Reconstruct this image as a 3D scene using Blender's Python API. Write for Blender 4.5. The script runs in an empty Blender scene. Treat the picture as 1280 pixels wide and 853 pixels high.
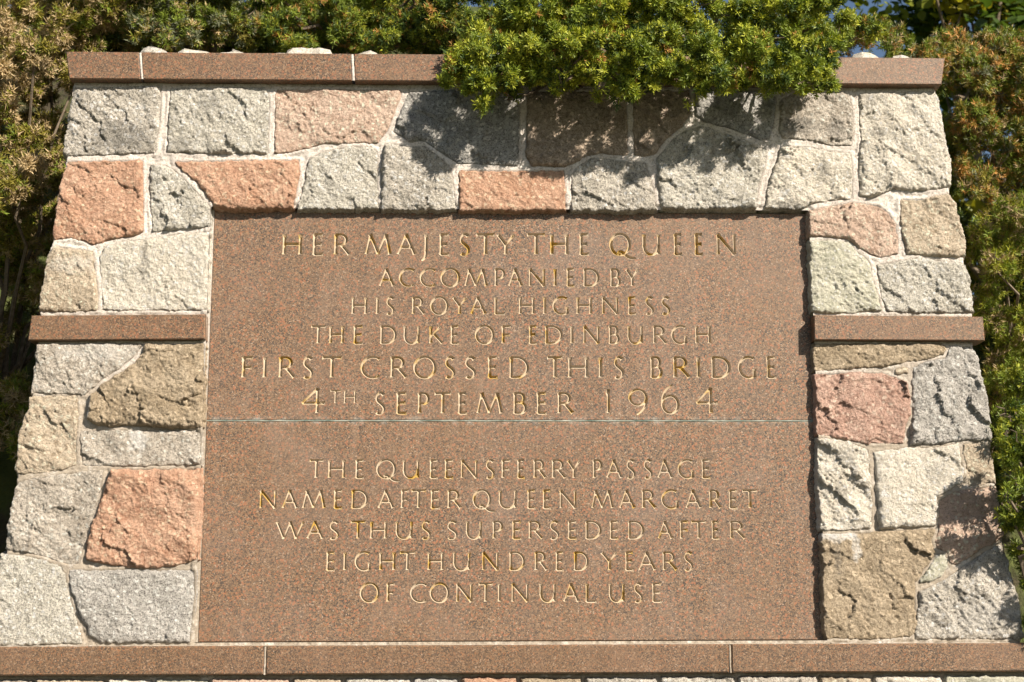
import bpy, math, random
import numpy as np
from mathutils import Vector, Matrix
from mathutils.geometry import delaunay_2d_cdt

SC = bpy.context.scene
COL = SC.collection
random.seed(7)
RNG = np.random.default_rng(11)

# ------------------------------------------------------------------ camera
CAM = np.array([0.0, -4.67, 1.60])
YAW, PITCH, ROLL = 0.02683, 0.19226, -0.00314
FPX = 1778.0                                     # 50 mm lens on a 36 mm sensor, 1280 px wide
fw = np.array([math.sin(YAW)*math.cos(PITCH), math.cos(YAW)*math.cos(PITCH), math.sin(PITCH)])
rt0 = np.array([math.cos(YAW), -math.sin(YAW), 0.0])
up0 = np.cross(rt0, fw)
rt = math.cos(ROLL)*rt0 + math.sin(ROLL)*up0
up = -math.sin(ROLL)*rt0 + math.cos(ROLL)*up0
cd = bpy.data.cameras.new('camera'); cam = bpy.data.objects.new('camera', cd); COL.objects.link(cam)
cam.matrix_world = Matrix(((rt[0], up[0], -fw[0], CAM[0]), (rt[1], up[1], -fw[1], CAM[1]),
                           (rt[2], up[2], -fw[2], CAM[2]), (0, 0, 0, 1)))
cd.lens = 50.0; cd.sensor_width = 36.0; cd.clip_end = 500; cd.clip_start = 0.05
cd.dof.use_dof = True; cd.dof.focus_distance = 4.68; cd.dof.aperture_fstop = 4.5
SC.camera = cam

# ------------------------------------------------------------------ light
SUN = np.array([0.56, -0.64, 0.56]); SUN /= np.linalg.norm(SUN)      # towards the sun
elev = math.asin(SUN[2]); azim = math.atan2(SUN[0], SUN[1])
w = bpy.data.worlds.new('World'); SC.world = w; w.use_nodes = True
nt = w.node_tree; bg = nt.nodes['Background']
sky = nt.nodes.new('ShaderNodeTexSky'); sky.sky_type = 'NISHITA'; sky.sun_disc = False
sky.sun_elevation = elev; sky.sun_rotation = azim
nt.links.new(sky.outputs[0], bg.inputs[0]); bg.inputs[1].default_value = 0.050
sl = bpy.data.lights.new('sun', 'SUN'); sl.energy = 5.0; sl.angle = math.radians(0.5); sl.color = (1.0, 0.895, 0.75)
so = bpy.data.objects.new('sun', sl); COL.objects.link(so)
so.rotation_euler = Vector(SUN).to_track_quat('Z', 'Y').to_euler(); so.location = (6, -6, 8)
SC.view_settings.view_transform = 'Standard'; SC.view_settings.look = 'None'
SC.view_settings.exposure = 0.93; SC.view_settings.gamma = 1.0

# ------------------------------------------------------------------ helpers
def P(px, py, Y):
    """pixel of the photograph -> the point of the plane y = Y it shows"""
    d = fw*FPX + rt*(px-640.0) - up*(py-426.5)
    return CAM + d*((Y-CAM[1])/d[1])
def PX(pts, Y): return np.array([P(a, b, Y) for a, b in pts])

def tag(o, label=None, cat=None, group=None, kind=None):
    if label: o['label'] = label
    if cat: o['category'] = cat
    if group: o['group'] = group
    if kind: o['kind'] = kind
    return o
def empty(name, loc, label=None, cat=None, group=None):
    o = bpy.data.objects.new(name, None); COL.objects.link(o); o.location = loc; o.empty_display_size = .1
    return tag(o, label, cat, group)
def mesh_obj(name, V, F, mat, parent=None, smooth=False, attrs=None):
    """V (n,3) world coordinates, F (m,k) indices with one k (3 or 4), or a list"""
    me = bpy.data.meshes.new(name)
    V = np.asarray(V, dtype=np.float32)
    off = np.zeros(3)
    if parent is not None:
        p = parent
        while p is not None: off += np.array(p.location); p = p.parent
        V = V - off.astype(np.float32)
    if isinstance(F, np.ndarray):
        k = F.shape[1]
        me.vertices.add(len(V)); me.vertices.foreach_set('co', V.ravel())
        me.loops.add(F.size); me.loops.foreach_set('vertex_index', F.ravel().astype(np.int32))
        me.polygons.add(len(F)); me.polygons.foreach_set('loop_start', np.arange(0, F.size, k, dtype=np.int32))
        me.update(calc_edges=True)
    else:
        me.from_pydata([tuple(map(float, v)) for v in V], [], F); me.update()
    if smooth: me.shade_smooth()
    if attrs:
        for an, (ty, data) in attrs.items():
            a = me.attributes.new(an, ty, 'POINT')
            a.data.foreach_set('color' if ty == 'FLOAT_COLOR' else 'value', np.asarray(data, np.float32).ravel())
    me.materials.append(mat)
    o = bpy.data.objects.new(name, me); COL.objects.link(o)
    if parent is not None: o.parent = parent
    return o

# ---- noise
def _h(ix, iy, s):
    n = (ix.astype(np.int64)*374761393 + iy.astype(np.int64)*668265263 + s*982451653) & 0xffffffff
    n = ((n ^ (n >> 13))*1274126177) & 0xffffffff
    n = ((n ^ (n >> 16))*2246822519) & 0xffffffff
    return ((n ^ (n >> 15)) & 0xffffff)/float(0xffffff)
def gnoise(x, y, s=0):
    ix = np.floor(x); iy = np.floor(y); fx = x-ix; fy = y-iy
    u = fx*fx*fx*(fx*(fx*6-15)+10); v = fy*fy*fy*(fy*(fy*6-15)+10)
    def g(a, b):
        t = _h(ix+a, iy+b, s)*2*math.pi
        return np.cos(t)*(fx-a)+np.sin(t)*(fy-b)
    a = g(0, 0); b = g(1, 0); c = g(0, 1); d = g(1, 1)
    return 1.5*((a+(b-a)*u)+((c+(d-c)*u)-(a+(b-a)*u))*v)
def fbm(x, y, s=0, o=4, g=.5):
    r = 0; a = 1
    for i in range(o): r = r+a*gnoise(x*2**i, y*2**i, s+i*17); a *= g
    return r
def ridged(x, y, s=0, o=3):
    r = 0; a = 1
    for i in range(o): r = r+a*(1-2*np.abs(gnoise(x*2**i, y*2**i, s+i*13))); a *= .55
    return r
def facets(x, y, s=0):
    """broken-rock relief: every cell of a jittered grid is a tilted plane; ledges where two meet"""
    ix = np.floor(x); iy = np.floor(y); best = np.full(x.shape, 9e9); out = np.zeros(x.shape)
    for a in (-1, 0, 1):
        for b in (-1, 0, 1):
            cx = ix+a; cy = iy+b
            px = cx+_h(cx, cy, s); py = cy+_h(cx, cy, s+5)
            d = (x-px)**2+(y-py)**2
            m = d < best
            hgt = (_h(cx, cy, s+9)-.5)*.55+(x-px)*(_h(cx, cy, s+3)-.5)*2.2+(y-py)*(_h(cx, cy, s+4)-.5)*2.2
            best = np.where(m, d, best); out = np.where(m, hgt, out)
    return out
def sstep(a, b, x):
    t = np.clip((x-a)/(b-a), 0, 1); return t*t*(3-2*t)
def sdf(x, y, poly):
    """signed distance to a polygon, positive inside"""
    d = np.full(x.shape, 9e9); inside = np.zeros(x.shape, bool)
    n = len(poly)
    for i in range(n):
        ax, ay = poly[i]; bx, by = poly[(i+1) % n]
        ex, ey = bx-ax, by-ay; wx, wy = x-ax, y-ay
        t = np.clip((wx*ex+wy*ey)/(ex*ex+ey*ey+1e-12), 0, 1)
        d = np.minimum(d, (wx-t*ex)**2+(wy-t*ey)**2)
        c = ((ay > y) != (by > y)) & (x < (bx-ax)*(y-ay)/((by-ay) if by != ay else 1e-9)+ax)
        inside ^= c
    d = np.sqrt(d)
    return np.where(inside, d, -d)

# ------------------------------------------------------------------ materials
def new_mat(name):
    m = bpy.data.materials.new(name); m.use_nodes = True
    n = m.node_tree; b = n.nodes['Principled BSDF']
    b.inputs['Specular IOR Level'].default_value = .3
    return m, n, b
class NT:
    def __init__(s, n): s.n = n; s.co = n.nodes.new('ShaderNodeNewGeometry').outputs['Position']
    def node(s, t, **k):
        x = s.n.nodes.new(t)
        for a, b in k.items(): setattr(x, a, b)
        return x
    def link(s, a, b): s.n.links.new(a, b)
    def noise(s, scale, detail=4, rough=.55, dist=0, off=(0, 0, 0), stretch=None):
        x = s.node('ShaderNodeTexNoise'); x.inputs['Scale'].default_value = scale
        x.inputs['Detail'].default_value = detail; x.inputs['Roughness'].default_value = rough
        x.inputs['Distortion'].default_value = dist
        mp = s.node('ShaderNodeMapping'); mp.inputs['Location'].default_value = off
        if stretch: mp.inputs['Scale'].default_value = stretch
        s.link(s.co, mp.inputs['Vector']); s.link(mp.outputs[0], x.inputs['Vector'])
        return x.outputs['Fac']
    def vor(s, scale, out='Color', rnd=1, off=(0, 0, 0)):
        x = s.node('ShaderNodeTexVoronoi'); x.inputs['Scale'].default_value = scale; x.inputs['Randomness'].default_value = rnd
        mp = s.node('ShaderNodeMapping'); mp.inputs['Location'].default_value = off
        s.link(s.co, mp.inputs['Vector']); s.link(mp.outputs[0], x.inputs['Vector'])
        return x.outputs[out]
    def ramp(s, fac, stops, const=False):
        x = s.node('ShaderNodeValToRGB'); r = x.color_ramp
        if const: r.interpolation = 'CONSTANT'
        while len(r.elements) < len(stops): r.elements.new(.5)
        for e, (p, c) in zip(r.elements, stops):
            e.position = p; e.color = (*c, 1) if not isinstance(c, (int, float)) else (c, c, c, 1)
        s.link(fac, x.inputs[0]); return x.outputs[0]
    def mix(s, fac, a, b, mode='MIX'):
        x = s.node('ShaderNodeMix', data_type='RGBA', blend_type=mode)
        for i, v in ((0, fac), (6, a), (7, b)):
            if isinstance(v, (int, float)): x.inputs[i].default_value = v
            elif isinstance(v, tuple): x.inputs[i].default_value = (*v, 1)
            else: s.link(v, x.inputs[i])
        return x.outputs[2]
    def math(s, op, a, b=0, clamp=False):
        x = s.node('ShaderNodeMath', operation=op, use_clamp=clamp)
        for i, v in ((0, a), (1, b)):
            if isinstance(v, (int, float)): x.inputs[i].default_value = v
            else: s.link(v, x.inputs[i])
        return x.outputs[0]
    def attr(s, name, out='Fac'):
        x = s.node('ShaderNodeAttribute'); x.attribute_name = name; return x.outputs[out]
    def bump(s, b, hgt, dist, strength=1):
        x = s.node('ShaderNodeBump'); x.inputs['Distance'].default_value = dist; x.inputs['Strength'].default_value = strength
        s.link(hgt, x.inputs['Height']); s.link(x.outputs[0], b.inputs['Normal'])

def rock_mat(name, c1, c2, c3, dark=(.09, .085, .085), speck=.35, fine=190, bumpd=.0032):
    """coarse-grained quarried stone: two body colours in patches, pale and dark mineral grains, white lime bloom by attribute"""
    m, n, b = new_mat(name); t = NT(n)
    o = tuple(RNG.uniform(-5, 5, 3))
    body = t.mix(t.ramp(t.noise(9, 5, .65, .6, o), [(.36, 0.), (.64, 1.)]), c1, c2)
    body = t.mix(t.ramp(t.noise(38, 4, .7, .3, o), [(.52, 0.), (.66, 1.)]), body, c3)
    g = t.noise(fine, 2.5, .8, 0, o)
    body = t.mix(t.ramp(g, [(.52, 0.), (.60, min(1., speck*1.25))]), body, dark)
    body = t.mix(t.ramp(t.vor(fine*.62, 'Color', 1, o), [(0, 0.), (.72, 0.), (.9, .75)]), body, tuple(min(.8, c*1.5) for c in c2))
    body = t.mix(t.ramp(t.noise(75, 4, .7, 0, o), [(.32, .6), (.47, 0.)]), body, tuple(c*.42 for c in c1))
    # lime bloom and dark weathering painted by the mason's leaks and the rain: shapes come with the stone
    body = t.mix(t.math('MULTIPLY', t.attr('bloom'), t.ramp(t.noise(60, 4, .7), [(.3, .35), (.6, 1.)]), True), body, (.72, .70, .67))
    body = t.mix(t.math('MULTIPLY', t.attr('grime'), t.ramp(t.noise(110, 4, .7), [(.35, .25), (.62, .95)]), True), body, (.12, .115, .105))
    t.link(body, b.inputs['Base Color']); b.inputs['Roughness'].default_value = .88
    h = t.math('ADD', t.math('MULTIPLY', t.noise(95, 6, .75, .3, o), 2.2), t.math('MULTIPLY', t.noise(fine*1.5, 3, .8, 0, o), 1.0))
    t.bump(b, h, bumpd*1.9)
    return m
ROCK = {
 'grey':   rock_mat('grey granite', (.52,.48,.415), (.66,.61,.535), (.39,.355,.305), speck=.6),
 'dark':   rock_mat('shade darkened grey granite', (.38,.37,.35), (.50,.485,.455), (.27,.26,.25), speck=.6),  # lighter grey stone; part of the overhanging bush's shade is in this colour
 'pale':   rock_mat('pale cream stone', (.70,.64,.54), (.78,.73,.64), (.56,.51,.43), speck=.28),
 'orange': rock_mat('orange stone', (.56,.33,.22), (.66,.43,.31), (.42,.23,.15), (.25,.13,.09), speck=.35),
 'peach':  rock_mat('peach stone', (.62,.455,.36), (.69,.53,.43), (.47,.33,.25), (.2,.13,.09), speck=.4),
 'brown':  rock_mat('shade darkened peach stone', (.42,.335,.26), (.53,.435,.345), (.29,.23,.175), (.1,.07,.05), speck=.5),  # peach toned stone, colour darkened to carry some of the bush's shade
 'tan':    rock_mat('tan grey stone', (.54,.445,.335), (.65,.55,.43), (.40,.315,.225), (.13,.11,.08), speck=.35),
 'olive':  rock_mat('olive brown stone', (.40,.315,.215), (.52,.425,.31), (.27,.21,.14), (.12,.10,.07), speck=.35),
 'green':  rock_mat('pale green stone', (.59,.575,.46), (.69,.66,.55), (.48,.475,.37), (.2,.22,.16), speck=.2, fine=260),
 'red':    rock_mat('dusky red stone', (.52,.33,.26), (.62,.43,.35), (.39,.235,.18), (.17,.09,.07), speck=.45),
 'sage':   rock_mat('green grey granite', (.58,.545,.47), (.69,.655,.58), (.41,.385,.33), speck=.5),
 'ash':    rock_mat('ash grey stone', (.51,.45,.38), (.63,.57,.495), (.385,.335,.275), speck=.45),
 'blue':   rock_mat('blue grey stone', (.47,.445,.41), (.58,.55,.51), (.37,.35,.32), speck=.6),
 'rust':   rock_mat('reddish brown stone', (.33,.235,.18), (.43,.30,.23), (.25,.17,.125), (.09,.06,.05), speck=.45),
}
def mortar_mat():
    m, n, b = new_mat('lime mortar'); t = NT(n)
    c = t.mix(t.ramp(t.noise(5, 4, .6), [(.35, 0.), (.65, 1.)]), (.50, .45, .41), (.62, .575, .53))
    sep = t.node('ShaderNodeSeparateXYZ'); t.link(t.co, sep.inputs[0])
    low = t.ramp(t.math('ADD', t.math('MULTIPLY', sep.outputs[2], .25), t.math('MULTIPLY', t.noise(3, 3), .3)), [(.70, 1.), (.82, 0.)])
    c = t.mix(low, c, (.36, .31, .25))                      # browner, dirtier pointing in the lower half
    c = t.mix(t.ramp(t.noise(28, 5, .7), [(.52, 0.), (.7, .6)]), c, (.74, .71, .67))
    c = t.mix(t.ramp(t.noise(150, 3, .7), [(.38, .7), (.5, 0.)]), c, (.25, .215, .18))
    t.link(c, b.inputs['Base Color']); b.inputs['Roughness'].default_value = .95
    t.bump(b, t.math('ADD', t.noise(90, 6, .75), t.math('MULTIPLY', t.noise(400, 3, .7), .4)), .004)
    return m
M_MORTAR = mortar_mat()
JOINT_Z = float(P(640, 526.3, 0.)[2])
def slab_mat(name, bias, tone=(1., 1., 1.)):
    m, n, b = new_mat(name); t = NT(n)
    v = t.node('ShaderNodeTexVoronoi'); v.inputs['Scale'].default_value = 290; t.link(t.co, v.inputs['Vector'])
    sep = t.node('ShaderNodeSeparateColor'); t.link(v.outputs['Color'], sep.inputs[0])
    g = sep.outputs[0]
    pal = t.ramp(g, [(0, (.035, .032, .03)), (.14, (.088, .07, .054)), (.32, (.145, .096, .060)), (.56, (.195, .130, .080)), (.76, (.265, .185, .12)), (.90, (.29, .135, .065)), (.965, (.36, .28, .21))], True)
    fine = t.noise(520, 3, .75)
    pal = t.mix(t.ramp(fine, [(.36, .9), (.48, 0.)]), pal, (.042, .034, .028))
    pal = t.mix(t.ramp(fine, [(.55, 0.), (.70, .6)]), pal, (.29, .225, .165))
    v2 = t.node('ShaderNodeTexVoronoi'); v2.inputs['Scale'].default_value = 100; t.link(t.co, v2.inputs['Vector'])
    s2 = t.node('ShaderNodeSeparateColor'); t.link(v2.outputs['Color'], s2.inputs[0])
    spot = t.math('MULTIPLY', t.ramp(s2.outputs[1], [(.77, 0.), (.85, 1.)]), t.ramp(v2.outputs['Distance'], [(.25, 1.), (.5, 0.)]))
    pal = t.mix(t.math('MULTIPLY', spot, .75), pal, (.31, .135, .075))
    pal = t.mix(t.ramp(t.noise(4.5, 5, .6, .4), [(.45, 0.), (.72, .35)]), pal, bias)
    pal = t.mix(t.ramp(t.noise(16, 5, .7, .3), [(.30, .30), (.45, 0.)]), pal, (.11, .077, .052))
    pal = t.mix(t.ramp(t.noise(1.6, 3, .6, .0, (3, 1, 7)), [(.42, .0), (.7, .30)]), pal, (.18, .115, .068))
    stre = t.noise(1., 5, .65, .2, (2, 0, 5), (26, 1, 1.6))            # rain streaks
    pal = t.mix(t.ramp(stre, [(.54, 0.), (.78, .25)]), pal, (.27, .205, .155))
    pal = t.mix(t.ramp(stre, [(.27, .4), (.44, 0.)]), pal, (.095, .065, .045))
    sp = t.node('ShaderNodeSeparateXYZ'); t.link(t.co, sp.inputs[0])
    dz = t.math('ABSOLUTE', t.math('SUBTRACT', sp.outputs[2], JOINT_Z))
    pal = t.mix(1., pal, tone, 'MULTIPLY')
    near = t.math('MULTIPLY', t.ramp(t.math('MULTIPLY', dz, 20.), [(.04, 1.), (.35, 0.)]), t.ramp(t.noise(22, 5, .7), [(.48, 0.), (.68, .6)]))
    pal = t.mix(near, pal, (.40, .40, .37))                            # lime washed out of the joint
    t.link(pal, b.inputs['Base Color'])
    t.link(t.ramp(t.noise(9, 4, .6), [(.3, .42), (.7, .55)]), b.inputs['Roughness'])
    b.inputs['Specular IOR Level'].default_value = .35
    t.bump(b, t.noise(600, 3, .7), .0006, .6)
    return m
M_SLAB = slab_mat('red brown granite', (.215, .165, .135), (1.03, .985, .98))
M_BAND = slab_mat('dressed red granite', (.225, .15, .11), (.95, .87, .82))
def gilt_mat():
    m, n, b = new_mat('worn gilded lettering'); t = NT(n)
    c = t.mix(t.ramp(t.noise(14, 4, .7), [(.50, 0.), (.62, 1.)]), (.45, .355, .25), (.38, .24, .045))
    c = t.mix(t.ramp(t.noise(6, 3, .6, 0, (4, 4, 4)), [(.48, 0.), (.66, .8)]), c, (.43, .36, .28))
    c = t.mix(t.ramp(t.noise(300, 3, .7), [(.34, .5), (.46, 0.)]), c, (.20, .14, .085))
    t.link(c, b.inputs['Base Color']); b.inputs['Roughness'].default_value = .6
    t.bump(b, t.noise(500, 2, .7), .0004, .6)
    return m
M_GILT = gilt_mat()
def leaf_mat(name, trans=.2, rough=.55):
    m, n, b = new_mat(name); t = NT(n)
    c = t.attr('tint', 'Color')
    t.link(c, b.inputs['Base Color']); b.inputs['Roughness'].default_value = rough
    b.inputs['Specular IOR Level'].default_value = .35
    tr = t.node('ShaderNodeBsdfTranslucent'); t.link(t.mix(1., c, (1.0, 1.05, .45), 'MULTIPLY'), tr.inputs[0])
    mx = t.node('ShaderNodeMixShader'); mx.inputs[0].default_value = trans
    t.link(b.outputs[0], mx.inputs[1]); t.link(tr.outputs[0], mx.inputs[2])
    t.link(mx.outputs[0], n.nodes['Material Output'].inputs[0])
    return m
M_LEAF = leaf_mat('gorse needles'); M_BROAD = leaf_mat('broad leaves', .45, .45)
def plain(name, c1, c2, sc, bd=.002, rough=.9):
    m, n, b = new_mat(name); t = NT(n)
    t.link(t.mix(t.ramp(t.noise(sc, 5, .7), [(.35, 0.), (.65, 1.)]), c1, c2), b.inputs['Base Color'])
    b.inputs['Roughness'].default_value = rough; t.bump(b, t.noise(sc*3, 5, .7), bd)
    return m
M_BARK = plain('bark', (.10, .075, .05), (.20, .16, .12), 60)
M_SOIL = plain('dark soil and litter', (.035, .028, .018), (.08, .065, .04), 18, .01)
M_TURF = plain('rough turf', (.05, .075, .02), (.10, .12, .035), 9, .02)
M_GRIT = plain('grit path', (.07, .065, .06), (.12, .11, .10), 90, .004)

# ------------------------------------------------------------------ the wall
Y_MORTAR = -0.020
wall = empty('memorial_wall', (0.1, 0, 0),
             'battered rubble stone wall of grey, cream and orange blocks framing an inscribed granite tablet', 'wall')

def stone_mesh(poly, mat, seed, tomap, step=.0031, bulge=None, amp=1., skirt=None, parent=wall, name='stone', ang=.75,
               bloom=(), grime=(), label=None, margin=.018, grow=0.):
    """one rock-faced block. poly: outline (u, v); tomap(u, v, h) -> world points, h = height over the mortar"""
    poly = np.array(poly); r = random.Random(seed)
    u0, v0 = poly.min(0)-margin; u1, v1 = poly.max(0)+margin
    nu = int((u1-u0)/step)+2; nv = int((v1-v0)/step)+2
    U, V = np.meshgrid(np.linspace(u0, u1, nu), np.linspace(v0, v1, nv))
    wu = U+.0045*fbm(U*34, V*34, seed, 4, .6); wv = V+.0045*fbm(U*34, V*34, seed+50, 4, .6)
    d = sdf(wu, wv, poly)+grow
    size = math.sqrt(abs(np.ptp(poly[:, 0])*np.ptp(poly[:, 1])))
    if bulge is None: bulge = r.uniform(.001, .008)
    ca, sa = math.cos(ang), math.sin(ang)
    a = U*ca+V*sa; b = -U*sa+V*ca                     # cleavage runs down to the right
    w1 = .26*fbm(U*11, V*11, seed+7, 2, .5)+.10*fbm(U*45, V*45, seed+17, 2)
    cal = np.clip(.62+.75*fbm(U*6.5, V*6.5, seed+31, 2), .16, 1.4)
    rough = .0065*fbm(a*7, b*11, seed+1, 3)
    rough = rough+r.uniform(.005, .012)*facets(a*r.uniform(5, 8)+w1, b*r.uniform(10, 15)+w1, seed+2)+(.3+.6*cal)*.0038*facets(a*22+w1*1.6, b*38-w1*1.6, seed+3)
    rough = rough+cal*.0016*ridged(a*38, b*70, seed+4, 3)+.0021*fbm(U*130, V*130, seed+6, 2)
    rough = rough+cal*.0022*fbm(a*55, b*95, seed+8, 3, .6)
    rough *= amp
    tilt = (U-poly[:, 0].mean())*r.uniform(-.05, .05)+(V-poly[:, 1].mean())*r.uniform(-.05, .05)
    e = np.clip(d, 0, 1)
    h = -.030+.0365*sstep(-.0045, .0045, d)+(bulge+tilt)*(1-np.exp(-e/.010))+(rough+.003)*(.45+.55*sstep(0, .014, d))
    h = np.where(d < -.0045, -.030-(skirt or .012)*sstep(-.0045, -.012, d), h)
    W = tomap(U.ravel(), V.ravel(), h.ravel())
    keep = d > -.0135
    idx = np.arange(nu*nv).reshape(nv, nu)
    q = keep[:-1, :-1] | keep[1:, :-1] | keep[:-1, 1:] | keep[1:, 1:]
    F = np.stack([idx[:-1, :-1][q], idx[:-1, 1:][q], idx[1:, 1:][q], idx[1:, :-1][q]], 1)
    used = np.unique(F); remap = np.full(nu*nv, -1); remap[used] = np.arange(len(used))
    F = remap[F]; W = W[used]
    def blob(lst):
        o_ = np.zeros(U.shape)
        for (bx, bz, rx, rz, s) in lst:
            dd = np.sqrt(((U-bx)/rx)**2+((V-bz)/rz)**2)+.45*fbm(U*45, V*45, seed+21, 3)
            o_ = np.maximum(o_, s*(1-sstep(.55, 1.15, dd)))
        return o_.ravel()[used]
    ob = mesh_obj(name, W, F, mat, parent, smooth=True, attrs={'bloom': ('FLOAT', blob(bloom)), 'grime': ('FLOAT', blob(grime))})
    if label: ob['label'] = label
    return ob

def front(U, V, H): return np.stack([U, Y_MORTAR-H, V], 1)
def front_low(U, V, H): return np.stack([U, Y_MORTAR-.017-H, V], 1)
def uv(pts, Y=-.035):
    p = PX(pts, Y); return p[:, [0, 2]]
def bl(px, py, rx, ry, s=1.):                                    # a stain given where it stands on the wall
    p = P(px, py, -.035); return (p[0], p[2], rx*.00263, ry*.00263, s)

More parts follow.
